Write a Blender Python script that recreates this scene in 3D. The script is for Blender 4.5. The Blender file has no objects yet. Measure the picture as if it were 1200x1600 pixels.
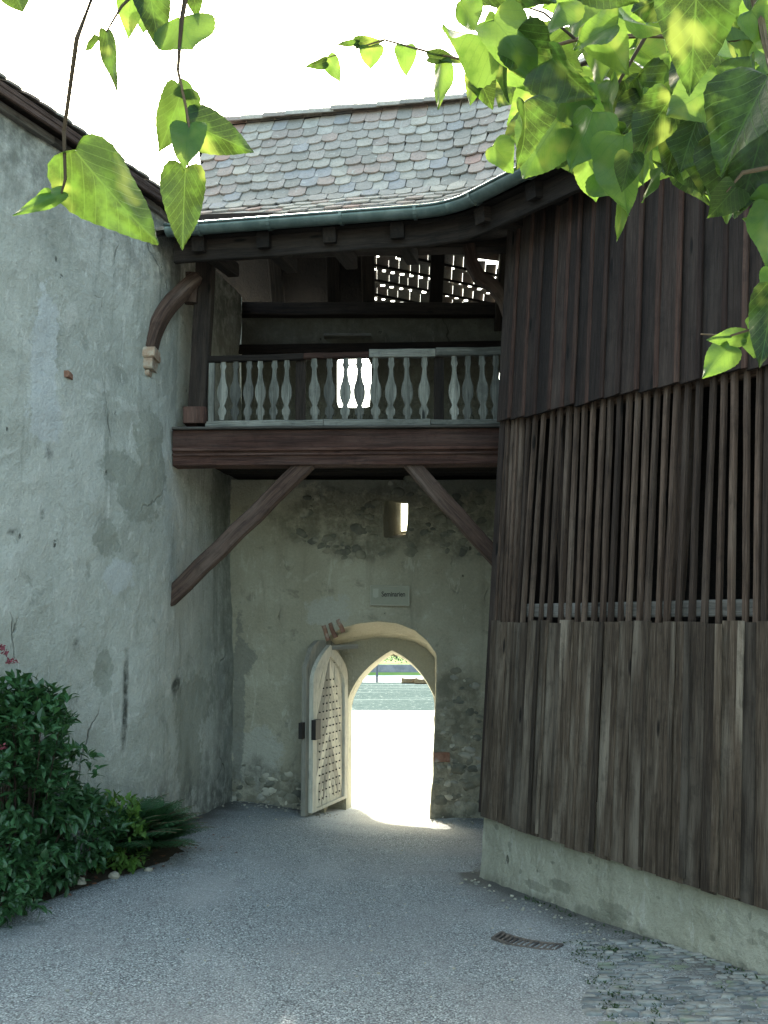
import bpy, bmesh, math, random
from mathutils import Vector, Matrix, noise
random.seed(11)
V = Vector
R = random.uniform
scene = bpy.context.scene
COL = scene.collection

# ------------------------------------------------------------------ camera
CAM = V((0, 0, 1.6)); F = 1500.0; PITCH = math.atan(168 / F)
CP, SP = math.cos(PITCH), math.sin(PITCH)
cam = bpy.data.cameras.new('camera'); camo = bpy.data.objects.new('camera', cam); COL.objects.link(camo)
camo.location = CAM; camo.rotation_euler = (math.pi / 2 + PITCH, 0, 0)
cam.sensor_fit = 'VERTICAL'; cam.sensor_height = 36; cam.sensor_width = 27; cam.lens = F / 1600 * 36
cam.clip_end = 2000; cam.clip_start = .05
scene.camera = camo

def ray(x, y):
    u, w = (x - 600) / F, (800 - y) / F
    return V((u, CP - w * SP, SP + w * CP))
def at(x, y, Y):
    d = ray(x, y); return CAM + d * (Y / d.y)

# ------------------------------------------------------------------ helpers
def nz(p, s, o=0.0): return noise.noise(V((p[0] * s + o, p[1] * s + o * 1.7, p[2] * s - o)))
def fbm(p, s, o=0.0, n=4):
    a, t, f = 1.0, 0.0, s
    for _ in range(n): t += a * nz(p, f, o); a *= .5; f *= 2.1
    return t

class MB:
    """collects shapes that become ONE mesh"""
    def __init__(self): self.v, self.f, self.g, self.c, self.m, self.uv = [], [], [], [], [], {}
    def add(self, vs, fs, g=None, pc=None, m=None):
        b = len(self.v); pc = random.random() if pc is None else pc
        self.v += [V(p) for p in vs]; self.f += [tuple(b + i for i in f) for f in fs]
        self.g += (g if g else [V(p) for p in vs]); self.c += [pc] * len(vs)
        self.m += (m if m else [(0, 0, 0)] * len(vs)); return b
    def beam(self, p0, p1, w, h, up=V((0, 0, 1)), n=6, jit=.004, ch=.006, pc=None, taper=1.0):
        self.path([V(p0) + (V(p1) - V(p0)) * i / n for i in range(n + 1)], w, h, up, jit, ch, pc, taper)
    def path(self, P, w, h, up=V((0, 0, 1)), jit=.004, ch=.006, pc=None, taper=1.0):
        n = len(P) - 1; off = V((R(0, 50), R(0, 50), R(0, 50))); vs, gs, fs = [], [], []; s = 0
        for i, p in enumerate(P):
            t = (P[min(i + 1, n)] - P[max(i - 1, 0)]).normalized()
            side = t.cross(up).normalized(); u2 = side.cross(t).normalized()
            if i: s += (P[i] - P[i - 1]).length
            k = 1 + (taper - 1) * i / max(n, 1); a, b = w / 2 * k, h / 2 * k; c = min(ch, a * .8, b * .8)
            ring = [(a, b - c), (a - c, b), (-a + c, b), (-a, b - c), (-a, -b + c), (-a + c, -b), (a - c, -b), (a, -b + c)]
            dx, dy = R(-jit, jit), R(-jit, jit)
            for (x, y) in ring:
                vs.append(p + side * (x + dx + R(-jit, jit) * .3) + u2 * (y + dy + R(-jit, jit) * .3)); gs.append(off + V((s, x, y)))
        for i in range(n):
            for k in range(8):
                fs.append((i * 8 + k, i * 8 + (k + 1) % 8, (i + 1) * 8 + (k + 1) % 8, (i + 1) * 8 + k))
        fs.append(tuple(range(7, -1, -1))); fs.append(tuple(n * 8 + k for k in range(8)))
        self.add(vs, fs, gs, pc)
    def prism(self, pts, ext, pc=None):
        n = len(pts); off = V((R(0, 50), R(0, 50), R(0, 50))); vs = [V(p) for p in pts] + [V(p) + ext for p in pts]
        fs = [tuple(range(n - 1, -1, -1)), tuple(range(n, 2 * n))] + [(i, (i + 1) % n, n + (i + 1) % n, n + i) for i in range(n)]
        self.add(vs, fs, [V((p.z, p.x, p.y)) + off for p in vs], pc)
    def tube(self, P, rad, n=8, pc=None):
        vs, fs, gs = [], [], []; m = len(P); s = 0; off = V((R(0, 50), 0, 0)); ref = V((.31, .2, .93))
        for i, p in enumerate(P):
            t = (P[min(i + 1, m - 1)] - P[max(i - 1, 0)]).normalized(); r = rad[i] if isinstance(rad, (list, tuple)) else rad
            a = t.cross(ref).normalized(); b = t.cross(a)
            if i: s += (P[i] - P[i - 1]).length
            for k in range(n):
                th = 2 * math.pi * k / n; vs.append(p + a * math.cos(th) * r + b * math.sin(th) * r); gs.append(off + V((s, r * math.cos(th), r * math.sin(th))))
        for i in range(m - 1):
            for k in range(n): fs.append((i * n + k, i * n + (k + 1) % n, (i + 1) * n + (k + 1) % n, (i + 1) * n + k))
        fs.append(tuple(range(n - 1, -1, -1))); fs.append(tuple((m - 1) * n + k for k in range(n)))
        self.add(vs, fs, gs, pc)
    def grid(self, fn, nu, nv, flip=False, mask=None, skip=None, pc=None):
        vs = [V(fn(i / nu, j / nv)) for j in range(nv + 1) for i in range(nu + 1)]
        fs = []
        for j in range(nv):
            for i in range(nu):
                q = (j * (nu + 1) + i, j * (nu + 1) + i + 1, (j + 1) * (nu + 1) + i + 1, (j + 1) * (nu + 1) + i)
                fs.append(q[::-1] if flip else q)
        self.add(vs, fs, None, pc, [mask(p) for p in vs] if mask else None)
    def blob(self, c, r, seed, sub=2, squash=(1, 1, 1), amp=.25, rot=0, pc=None):
        bm = bmesh.new(); bmesh.ops.create_icosphere(bm, subdivisions=sub, radius=1)
        M = Matrix.Rotation(rot, 3, 'Y'); vs = []
        for v in bm.verts:
            k = 1 + amp * nz(v.co, 1.3, seed) + amp * .5 * nz(v.co, 3, seed)
            p = M @ V((v.co.x * squash[0], v.co.y * squash[1], v.co.z * squash[2])) * (r * k); vs.append(V(c) + p)
        fs = [tuple(v.index for v in f.verts) for f in bm.faces]; bm.free(); self.add(vs, fs, None, pc)
    def build(self, name, mat, parent=None, smooth=False, **props):
        me = bpy.data.meshes.new(name); me.from_pydata([tuple(p) for p in self.v], [], self.f)
        n = len(self.v)
        a = me.attributes.new('gco', 'FLOAT_VECTOR', 'POINT'); a.data.foreach_set('vector', [c for g in self.g for c in g])
        a = me.attributes.new('pc', 'FLOAT', 'POINT'); a.data.foreach_set('value', self.c)
        a = me.attributes.new('msk', 'FLOAT_VECTOR', 'POINT'); a.data.foreach_set('vector', [c for g in self.m for c in g])
        me.materials.append(mat); me.update(); me.validate()
        if smooth: me.polygons.foreach_set('use_smooth', [True] * len(me.polygons))
        o = bpy.data.objects.new(name, me); COL.objects.link(o)
        if parent: o.parent = parent; o.matrix_parent_inverse = Matrix.Translation(-parent_loc(parent))
        for k, v in props.items(): o[k] = v
        return o
def parent_loc(o): return V(o.location) if o.type == 'EMPTY' else V((0, 0, 0))
def thing(name, label, cat, loc=(0, 0, 0), group=None):
    o = bpy.data.objects.new(name, None); COL.objects.link(o); o.location = loc; o.empty_display_size = .2
    o['label'] = label; o['category'] = cat
    if group: o['group'] = group
    return o

# ------------------------------------------------------------------ material kit
class MT:
    def __init__(self, name):
        self.m = bpy.data.materials.new(name); self.m.use_nodes = True; self.t = self.m.node_tree; self.n = self.t.nodes
        self.b = self.n['Principled BSDF']; self.out = self.n['Material Output']
    def new(self, typ, **kw):
        o = self.n.new(typ)
        for k, v in kw.items(): setattr(o, k, v)
        return o
    def link(self, a, b): self.t.links.new(a, b)
    def co(self, scale=(1, 1, 1), attr=None, off=(0, 0, 0)):
        if attr: s = self.new('ShaderNodeAttribute', attribute_name=attr).outputs['Vector']
        else: s = self.new('ShaderNodeNewGeometry').outputs['Position']
        mp = self.new('ShaderNodeMapping'); mp.inputs['Scale'].default_value = scale; mp.inputs['Location'].default_value = off
        self.link(s, mp.inputs['Vector']); return mp.outputs['Vector']
    def noise(self, vec, scale, detail=4, rough=.55, dist=0):
        t = self.new('ShaderNodeTexNoise'); self.link(vec, t.inputs['Vector'])
        t.inputs['Scale'].default_value = scale; t.inputs['Detail'].default_value = detail; t.inputs['Roughness'].default_value = rough
        t.inputs['Distortion'].default_value = dist; return t.outputs['Fac']
    def voro(self, vec, scale, feature='F1', out='Distance', rnd=1.0):
        t = self.new('ShaderNodeTexVoronoi', feature=feature); self.link(vec, t.inputs['Vector']); t.inputs['Scale'].default_value = scale
        t.inputs['Randomness'].default_value = rnd; return t.outputs[out]
    def ramp(self, fac, lo, hi, smooth=True):
        t = self.new('ShaderNodeMapRange', interpolation_type='SMOOTHSTEP' if smooth else 'LINEAR'); self.link(fac, t.inputs['Value'])
        t.inputs['From Min'].default_value = lo; t.inputs['From Max'].default_value = hi; return t.outputs['Result']
    def mix(self, fac, a, b, mode='MIX'):
        t = self.new('ShaderNodeMix', data_type='RGBA', blend_type=mode)
        if isinstance(fac, (int, float)): t.inputs['Factor'].default_value = fac
        else: self.link(fac, t.inputs['Factor'])
        for s, v in ((t.inputs[6], a), (t.inputs[7], b)):
            if isinstance(v, tuple): s.default_value = (*v, 1)
            else: self.link(v, s)
        return t.outputs[2]
    def math(self, op, a, b=0.0):
        t = self.new('ShaderNodeMath', operation=op)
        for s, v in ((t.inputs[0], a), (t.inputs[1], b)):
            if isinstance(v, (int, float)): s.default_value = v
            else: self.link(v, s)
        return t.outputs[0]
    def pc(self): return self.new('ShaderNodeAttribute', attribute_name='pc').outputs['Fac']
    def msk(self):
        s = self.new('ShaderNodeSeparateXYZ'); self.link(self.new('ShaderNodeAttribute', attribute_name='msk').outputs['Vector'], s.inputs[0]); return s.outputs
    def bump(self, h, dist, strength=1.0, prev=None):
        t = self.new('ShaderNodeBump'); self.link(h, t.inputs['Height']); t.inputs['Distance'].default_value = dist; t.inputs['Strength'].default_value = strength
        if prev is not None: self.link(prev, t.inputs['Normal'])
        return t.outputs['Normal']
    def done(self, col, rough=.85, nrm=None, spec=.3, metal=0.0):
        if isinstance(col, tuple): self.b.inputs['Base Color'].default_value = (*col, 1)
        else: self.link(col, self.b.inputs['Base Color'])
        if isinstance(rough, (int, float)): self.b.inputs['Roughness'].default_value = rough
        else: self.link(rough, self.b.inputs['Roughness'])
        self.b.inputs['Specular IOR Level'].default_value = spec; self.b.inputs['Metallic'].default_value = metal
        if nrm is not None: self.link(nrm, self.b.inputs['Normal'])
        return self.m

def wood(name, dark, mid, light, wear=.5, spec=.25):
    k = MT(name); v = k.co((1.6, 34, 34), 'gco'); v2 = k.co((6, 190, 190), 'gco'); v3 = k.co((.9, 6, 6), 'gco')
    g = k.noise(v, 1.0, 5, .65, .6); g2 = k.noise(v2, 1.0, 3, .6); big = k.noise(v3, 1.0, 3)
    c = k.mix(k.ramp(g, .3, .7), dark, mid); c = k.mix(k.math('MULTIPLY', k.ramp(big, .45, .75), wear), c, light)
    c = k.mix(k.math('MULTIPLY', k.ramp(g2, .52, .75), .45), c, light); c = k.mix(k.math('MULTIPLY', k.ramp(g2, .46, .3), .6), c, tuple(x * .35 for x in dark))
    c = k.mix(1.0, c, k.mix(k.pc(), (.5, .48, .47), (1.5, 1.45, 1.38)), 'MULTIPLY')
    kn = k.voro(k.co((1.6, 7, 7), 'gco'), 1.0); c = k.mix(k.ramp(kn, .13, .06), c, tuple(x * .3 for x in dark))
    nl = k.noise(k.co((7, 7, 7), 'gco'), 1.0, 5, .7); c = k.mix(k.math('MULTIPLY', k.ramp(nl, .5, .68), .35), c, tuple(x * .5 for x in dark)); n = k.bump(k.math('ADD', g, k.math('MULTIPLY', g2, .8)), .014, .9)
    return k.done(c, .82, n, spec)

def plaster(name, c1, c2, stain, light, patchA, patchB, streak=.6, seed=0.0, speck=True, rubble=False):
    k = MT(name); P = k.co((1, 1, 1), off=(seed, seed * .7, 0)); m = k.msk()
    big = k.noise(P, .9, 5, .6); med = k.noise(P, 4.5, 6, .65, .3); fine = k.noise(P, 40, 4, .7)
    st = k.noise(k.co((5, 5, .45), off=(seed, 0, 0)), 1.0, 5, .65, .2)
    c = k.mix(k.ramp(big, .38, .64), c1, c2)
    c = k.mix(k.math('MULTIPLY', k.ramp(st, .5, .72), streak), c, stain)
    c = k.mix(k.math('MULTIPLY', k.ramp(med, .56, .68), .5), c, light)
    c = k.mix(k.math('MULTIPLY', k.ramp(med, .42, .3), .55), c, stain)
    wv = k.noise(k.co((9, 9, 2.2), off=(seed, 3, 0)), 1.0, 6, .75, .5); c = k.mix(k.math('MULTIPLY', k.ramp(wv, .595, .635), .55), c, light)
    en = k.math('MULTIPLY', k.math('SUBTRACT', k.math('ADD', k.math('MULTIPLY', k.noise(P, 11, 6, .7), .6), k.math('MULTIPLY', k.noise(P, 3, 4, .6), .4)), .5), 1.5)
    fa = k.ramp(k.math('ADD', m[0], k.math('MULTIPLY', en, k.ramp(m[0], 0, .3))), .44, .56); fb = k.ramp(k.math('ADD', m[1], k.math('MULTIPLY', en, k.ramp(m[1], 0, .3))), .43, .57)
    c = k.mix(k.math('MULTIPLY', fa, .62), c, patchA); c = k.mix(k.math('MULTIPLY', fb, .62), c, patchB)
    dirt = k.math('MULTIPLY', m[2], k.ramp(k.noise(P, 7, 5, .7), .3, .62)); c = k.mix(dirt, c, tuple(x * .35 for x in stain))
    c = k.mix(k.math('MULTIPLY', k.ramp(fine, .35, .7), .35), k.mix(1.0, c, (.72, .72, .72), 'MULTIPLY'), c)
    h = k.math('ADD', k.math('MULTIPLY', med, 1.0), k.math('MULTIPLY', fine, .3))
    if speck:
        sp = k.voro(k.co((1, 1, .62), off=(seed, 0, 0)), 6.0); thr = k.math('MULTIPLY', k.ramp(k.noise(P, 1.7, 3), .45, .7), .11)
        pit = k.ramp(k.math('SUBTRACT', sp, thr), .02, -.02); pit = k.math('MULTIPLY', pit, k.ramp(k.noise(P, 25, 2), .4, .55))
        c = k.mix(k.math('MULTIPLY', pit, .8), c, tuple(x * .3 for x in stain)); h = k.math('SUBTRACT', h, k.math('MULTIPLY', pit, .6))
    wp = k.new('ShaderNodeVectorMath', operation='ADD'); nn_ = k.new('ShaderNodeTexNoise'); k.link(P, nn_.inputs['Vector']); nn_.inputs['Scale'].default_value = 2.2; nn_.inputs['Detail'].default_value = 5
    sc_ = k.new('ShaderNodeVectorMath', operation='SCALE'); k.link(nn_.outputs['Color'], sc_.inputs[0]); sc_.inputs['Scale'].default_value = .34; k.link(k.co((1, 1, .5)), wp.inputs[0]); k.link(sc_.outputs[0], wp.inputs[1])
    ck = k.voro(wp.outputs[0], .95, 'DISTANCE_TO_EDGE'); ckm = k.math('MULTIPLY', k.ramp(ck, .007, .0015), k.ramp(k.noise(P, 1.1, 3), .54, .66)); c = k.mix(k.math('MULTIPLY', ckm, .6), c, tuple(x * .3 for x in stain)); h = k.math('SUBTRACT', h, k.math('MULTIPLY', ckm, .8))
    grit = k.noise(P, 130, 3, .7); c = k.mix(k.math('MULTIPLY', k.ramp(grit, .56, .72), .3), c, tuple(x * .5 for x in stain))
    n = k.bump(k.math('ADD', h, k.math('MULTIPLY', grit, .15)), .045, .85)
    return k.done(c, .95, n, .1)

def stone(name, a, b, c3=None, sc=6):
    k = MT(name); P = k.co(); n1 = k.noise(P, sc, 6, .65); f = k.noise(P, sc * 9, 4, .7)
    c = k.mix(k.ramp(n1, .35, .65), a, b); c = k.mix(k.pc(), k.mix(1.0, c, (.65, .66, .68), 'MULTIPLY'), k.mix(1.0, c, (1.25, 1.2, 1.12), 'MULTIPLY'))
    if c3: c = k.mix(k.ramp(k.noise(P, sc * .6, 4), .55, .7), c, c3)
    return k.done(c, .9, k.bump(k.math('ADD', n1, k.math('MULTIPLY', f, .4)), .02, .7), .15)

def leafmat(name, dif, trans, tw, veins=True, gloss=.45, var=.35, back=None):
    k = MT(name); at_ = k.new('ShaderNodeSeparateXYZ'); k.link(k.new('ShaderNodeAttribute', attribute_name='gco').outputs['Vector'], at_.inputs[0])
    t, s = at_.outputs[0], at_.outputs[1]; a = k.math('ABSOLUTE', s)
    pc = k.pc()
    d = k.mix(pc, tuple(x * (1 - var) for x in dif), tuple(min(1, x * (1 + var)) for x in dif)); tr = k.mix(k.ramp(pc, .1, .75), tuple(x * (1 - var * 1.25) for x in trans), trans)
    nrm = None
    if veins:
        mid = k.ramp(a, .035, .012)
        sv = k.math('ADD', k.math('SUBTRACT', t, k.math('MULTIPLY', k.math('POWER', a, .8), .42)), k.math('MULTIPLY', k.noise(k.co(), 14, 2), .06)); fr = k.math('ABSOLUTE', k.math('SUBTRACT', k.math('FRACT', k.math('MULTIPLY', sv, 7.0)), .5))
        vein = k.math('MAXIMUM', mid, k.math('MULTIPLY', k.ramp(fr, .07, .02), .8))
        d = k.mix(k.math('MULTIPLY', vein, .5), d, tuple(min(1, x * 2.2) for x in dif)); tr = k.mix(k.math('MULTIPLY', vein, .65), tr, tuple(x * .55 for x in trans))
        cell = k.voro(k.co(), 260, 'DISTANCE_TO_EDGE'); tr = k.mix(k.math('MULTIPLY', k.ramp(cell, .08, .02), .25), tr, tuple(x * .6 for x in trans)); nrm = k.bump(k.math('ADD', k.math('MULTIPLY', vein, -.5), k.noise(k.co(), 60, 4)), .006, .35)
    mott = k.noise(k.co((1, 1, 1)), 45, 3); tr = k.mix(k.ramp(k.noise(k.co(off=(3, 1, 2)), 26, 4, .6), .45, .7), tr, tuple(x * y for x, y in zip(trans, (.62, .7, .6)))); tr = k.mix(k.ramp(k.noise(k.co(off=(7, 1, 2)), 16, 2, .6), .56, .72), tr, tuple(min(1, x * y) for x, y in zip(trans, (1.5, 1.15, 1.4)))); d = k.mix(k.math('MULTIPLY', mott, .35), d, tuple(x * .5 for x in dif))
    k.done(d, gloss, nrm, .35)
    tb = k.new('ShaderNodeBsdfTranslucent'); k.link(tr, tb.inputs['Color'])
    mx = k.new('ShaderNodeMixShader'); mx.inputs['Fac'].default_value = tw
    k.link(k.b.outputs[0], mx.inputs[1]); k.link(tb.outputs[0], mx.inputs[2]); k.link(mx.outputs[0], k.out.inputs['Surface']); return k.m

M = {}
M['clad_dark'] = wood('clad_dark', (.014, .0095, .008), (.036, .0235, .019), (.085, .068, .058), .4)
M['batten'] = wood('batten_red', (.024, .012, .009), (.062, .032, .024), (.10, .072, .058), .35)
M['plank'] = wood('plank_weathered', (.036, .025, .017), (.098, .072, .052), (.25, .213, .17), .85)
M['slat'] = wood('slat_brown', (.034, .022, .016), (.105, .07, .052), (.19, .145, .115), .5)
M['rail_pale'] = wood('rail_pale', (.08, .075, .068), (.15, .14, .125), (.25, .235, .22), .7)
M['beam_red'] = wood('beam_red', (.03, .015, .012), (.088, .043, .033), (.14, .095, .08), .4)
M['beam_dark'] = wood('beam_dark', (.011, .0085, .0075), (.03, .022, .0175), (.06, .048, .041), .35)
M['brace'] = wood('brace_brown', (.03, .018, .014), (.075, .046, .035), (.15, .115, .098), .5)
M['baluster'] = wood('baluster_grey', (.075, .078, .07), (.16, .165, .15), (.29, .295, .27), .8)
M['door'] = wood('door_pale', (.44, .43, .37), (.56, .545, .47), (.66, .645, .57), .5)
M['door_frame'] = wood('door_frame', (.34, .325, .27), (.46, .44, .37), (.56, .54, .46), .5)
M['plaster_left'] = plaster('plaster_left', (.47, .475, .41), (.60, .60, .53), (.27, .28, .235), (.74, .73, .66), (.62, .635, .62), (.29, .30, .24), .62, 2.0)
M['plaster_gate'] = plaster('plaster_gate', (.41, .375, .275), (.51, .475, .36), (.20, .185, .14), (.60, .565, .45), (.5, .49, .42), (.19, .19, .165), .4, 9.0)
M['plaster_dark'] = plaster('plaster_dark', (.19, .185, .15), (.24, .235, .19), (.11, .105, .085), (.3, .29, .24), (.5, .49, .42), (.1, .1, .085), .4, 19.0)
M['plaster_recess'] = plaster('plaster_recess', (.40, .37, .27), (.46, .43, .33), (.30, .28, .2), (.52, .5, .4), (.7, .66, .5), (.25, .25, .2), .3, 5.0, speck=False)
M['plaster_plinth'] = plaster('plaster_plinth', (.46, .44, .33), (.56, .535, .42), (.29, .275, .2), (.64, .61, .51), (.36, .35, .28), (.27, .265, .2), .4, 14.0)
M['rubble'] = stone('rubble_stone', (.13, .13, .105), (.22, .21, .165), (.33, .31, .245))
M['rubble_pale'] = stone('rubble_pale', (.3, .29, .24), (.42, .4, .33))
M['brick'] = stone('brick', (.22, .11, .075), (.32, .18, .125), (.33, .3, .25), 12)
M['corbel'] = stone('corbel', (.36, .24, .17), (.46, .41, .33), (.5, .48, .42), 14)
M['iron'] = MT('iron').done((.035, .03, .028), .6, None, .4, .6)
M['iron_rust'] = stone('iron_rust', (.10, .09, .085), (.17, .14, .12), None, 30)
M['dark'] = MT('pit_shade').done((.012, .011, .01), .95)

def tilemat():
    k = MT('roof_tile'); pc = k.pc(); P = k.co()
    cr = k.new('ShaderNodeValToRGB'); k.link(pc, cr.inputs[0]); e = cr.color_ramp; e.interpolation = 'CONSTANT'
    cols = [(.30, .27, .235), (.36, .33, .28), (.25, .23, .2), (.33, .29, .255), (.40, .36, .30), (.28, .27, .265), (.34, .265, .225), (.29, .265, .235), (.38, .355, .31), (.28, .235, .205), (.35, .23, .19), (.33, .305, .26)]
    while len(e.elements) < len(cols): e.elements.new(.5)
    w = [.0, .13, .24, .36, .48, .56, .62, .71, .80, .88, .955, .97]
    for i, c in enumerate(cols): e.elements[i].position = w[i]; e.elements[i].color = (*c, 1)
    n1 = k.noise(P, 9, 5, .65); n2 = k.noise(P, 55, 4, .7); c = k.mix(k.math('MULTIPLY', k.ramp(n1, .4, .65), .45), cr.outputs[0], (.2, .19, .165))
    lich = k.math('MULTIPLY', k.ramp(k.noise(P, 22, 5, .7), .58, .66), k.ramp(n1, .35, .6)); c = k.mix(k.math('MULTIPLY', lich, .7), c, (.5, .5, .43))
    c = k.mix(k.math('MULTIPLY', k.ramp(n2, .5, .3), .5), c, (.09, .09, .08))
    return k.done(c, .85, k.bump(k.math('ADD', n1, n2), .008, .7), .25)
M['tile'] = tilemat()
k = MT('gutter_zinc'); n1 = k.noise(k.co(), 7, 5, .6)
M['gutter'] = k.done(k.mix(k.ramp(n1, .35, .65), (.1, .14, .13), (.17, .215, .2)), .42, k.bump(n1, .005, .4), .5, .55)

def gravelmat():
    k = MT('gravel'); P = k.co((1, 1, 1)); wv = k.noise(P, 1.2, 5, .6); m = k.msk()
    col = k.voro(P, 105, 'F1', 'Color'); dist = k.voro(P, 105, 'F1', 'Distance'); col2 = k.voro(P, 33, 'F1', 'Color'); d2 = k.voro(P, 33)
    s = k.new('ShaderNodeSeparateColor'); k.link(col, s.inputs[0]); s2 = k.new('ShaderNodeSeparateColor'); k.link(col2, s2.inputs[0])
    c = k.mix(s.outputs[0], (.205, .225, .222), (.40, .43, .415)); c = k.mix(k.ramp(s.outputs[1], .8, .95), c, (.58, .61, .59))
    big = k.math('MULTIPLY', k.ramp(s2.outputs[0], .9, .94), k.ramp(d2, .5, .38)); c = k.mix(big, c, k.mix(s2.outputs[1], (.2, .2, .2), (.62, .61, .58)))
    c = k.mix(k.ramp(dist, .42, .75), c, (.12, .12, .12)); c = k.mix(k.math('MULTIPLY', k.ramp(wv, .4, .68), .45), c, (.27, .268, .26))
    tr = k.noise(k.co((1.6, .5, 1)), 1.0, 4, .6); c = k.mix(k.math('MULTIPLY', k.ramp(tr, .48, .7), .3), c, (.46, .455, .43))
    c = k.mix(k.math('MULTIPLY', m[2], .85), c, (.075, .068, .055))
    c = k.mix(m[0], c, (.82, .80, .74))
    h = k.math('ADD', k.math('SUBTRACT', 1.0, dist), k.math('MULTIPLY', k.math('SUBTRACT', 1.0, d2), .6))
    return k.done(c, .92, k.bump(h, .008, .7), .2)
M['gravel'] = gravelmat()
k = MT('soil'); n1 = k.noise(k.co(), 30, 5, .7); M['soil'] = k.done(k.mix(n1, (.03, .025, .018), (.085, .07, .05)), 1, k.bump(n1, .03, 1), .05)
k = MT('quay_gravel'); n1 = k.noise(k.co((.5, 2, 1)), 1.5, 6, .7); n2 = k.noise(k.co(), 22, 4, .7)
M['quay'] = k.done(k.mix(n1, k.mix(n2, (.7, .68, .62), (.84, .82, .77)), (.86, .85, .8)), .9, k.bump(n2, .02, .5), .1)
k = MT('river_water'); n1 = k.noise(k.co((1.0, 2.2, 1)), 1.6, 4, .6); n2 = k.noise(k.co((.05, .6, 1)), 1.0, 3)
n3 = k.noise(k.co((.9, 2.2, 1)), 2.2, 4, .7); M['water'] = k.done(k.mix(k.ramp(n3, .6, .68), k.mix(k.ramp(n2, .5, .68), k.mix(k.ramp(n3, .3, .55), (.045, .068, .066), (.08, .108, .103)), (.15, .185, .178)), (.5, .55, .53)), 1.0, k.bump(n1, .25, .5), .0)  # palest flecks are sun sparkle painted into the water colour
k = MT('meadow'); n1 = k.noise(k.co(), .6, 6, .7); M['meadow'] = k.done(k.mix(n1, (.1, .2, .04), (.24, .34, .1)), .95)
k = MT('shore_gravel'); M['shore'] = k.done(k.mix(k.noise(k.co(), 2, 5), (.6, .6, .57), (.8, .8, .76)), .9)
M['quaywall'] = stone('quay_wall', (.10, .115, .135), (.15, .165, .19), None, 1.5)
M['cobble'] = stone('cobble', (.19, .205, .2), (.32, .33, .31), (.2, .23, .16), 9)
M['sign'] = MT('sign'); k = M['sign']; n1 = k.noise(k.co(), 20, 5, .7); M['sign'] = k.done(k.mix(n1, (.24, .235, .175), (.32, .31, .24)), .8)
M['sign_frame'] = MT('sign_frame').done((.36, .35, .28), .8)
M['ink'] = MT('sign_ink').done((.05, .047, .04), .9)
M['linden'] = leafmat('linden_leaf', (.032, .08, .02), (.235, .385, .055), .5, True, .36, .66)  # wide tone range paints sunlit and shaded leaves into the colour
M['twig'] = wood('twig', (.07, .05, .03), (.13, .09, .055), (.2, .16, .1), .4)
M['bark'] = wood('bark', (.05, .045, .038), (.11, .1, .085), (.2, .19, .16), .5)
M['shrub'] = leafmat('shrub_leaf', (.042, .108, .042), (.1, .2, .04), .22, False, .3, .5)
M['herb'] = leafmat('herb_leaf', (.10, .20, .04), (.2, .34, .06), .3, False, .5, .4)
M['fern'] = leafmat('fern_leaf', (.045, .12, .046), (.07, .2, .06), .25, False, .5, .4)
M['moss'] = leafmat('moss', (.04, .075, .025), (.06, .1, .03), .2, False, .7, .5)
M['flower'] = leafmat('flower_red', (.24, .05, .07), (.3, .09, .1), .3, False, .5, .4)
M['dryleaf'] = leafmat('dry_leaf', (.16, .07, .04), (.2, .1, .04), .2, False, .7, .5)
M['boat'] = wood('boat_wood', (.16, .11, .06), (.3, .22, .13), (.4, .32, .22))
M['pebble'] = stone('pebble', (.42, .38, .3), (.55, .5, .4), None, 20)
M['fartree'] = leafmat('far_leaf', (.06, .12, .04), (.12, .2, .06), .3, False, .8, .4)
M['hedge'] = leafmat('hedge_leaf', (.03, .045, .052), (.035, .055, .05), .12, False, .9, .3)

# ------------------------------------------------------------------ world and sun
SUN_EL, SUN_AZ = math.radians(46), math.radians(-15)       # azimuth from +Y, negative is to the left
w = bpy.data.worlds.new('World'); scene.world = w; w.use_nodes = True
sky = w.node_tree.nodes.new('ShaderNodeTexSky'); sky.sky_type = 'NISHITA'; sky.sun_disc = False
sky.sun_elevation = SUN_EL; sky.sun_rotation = SUN_AZ; sky.air_density = 1.0; sky.dust_density = 3.0; sky.ozone_density = 1.0
bg = w.node_tree.nodes['Background']; bg.inputs['Strength'].default_value = 1.0
tint = w.node_tree.nodes.new('ShaderNodeMix'); tint.data_type = 'RGBA'; tint.blend_type = 'MULTIPLY'; tint.inputs['Factor'].default_value = 1; tint.inputs[7].default_value = (1.0, .995, .79, 1)
w.node_tree.links.new(sky.outputs[0], tint.inputs[6]); w.node_tree.links.new(tint.outputs[2], bg.inputs[0])
sun = bpy.data.lights.new('sun', 'SUN'); sun.energy = 8.5; sun.angle = math.radians(.53); sun.color = (1, .95, .86)
so = bpy.data.objects.new('sun', sun); COL.objects.link(so)
SD = V((math.sin(SUN_AZ) * math.cos(SUN_EL), math.cos(SUN_AZ) * math.cos(SUN_EL), math.sin(SUN_EL)))
so.rotation_euler = (-SD).to_track_quat('-Z', 'Y').to_euler(); so.location = (0, 0, 12)
scene.view_settings.view_transform = 'Standard'; scene.view_settings.look = 'None'; scene.view_settings.exposure = 0
scene.cycles.max_bounces = 8; scene.cycles.diffuse_bounces = 5; scene.cycles.transmission_bounces = 6
try: scene.cycles.use_denoising = True
except Exception: pass

# ------------------------------------------------------------------ ground
def sl(X): t = max(0, min(1, (X + 1.9) / 2.1)); t = t * t * (3 - 2 * t); return .028 + .019 * t
def gz(X, Y):
    if Y < 0: return 0.0
    if Y <= 11.3:
        t = max(0, min(1, (Y - 10.45) / .85)); return -(sl(X) * (1 - t) + .047 * t) * Y
    return -.531 - (Y - 11.3) * (4.6 / 61.7)

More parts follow.
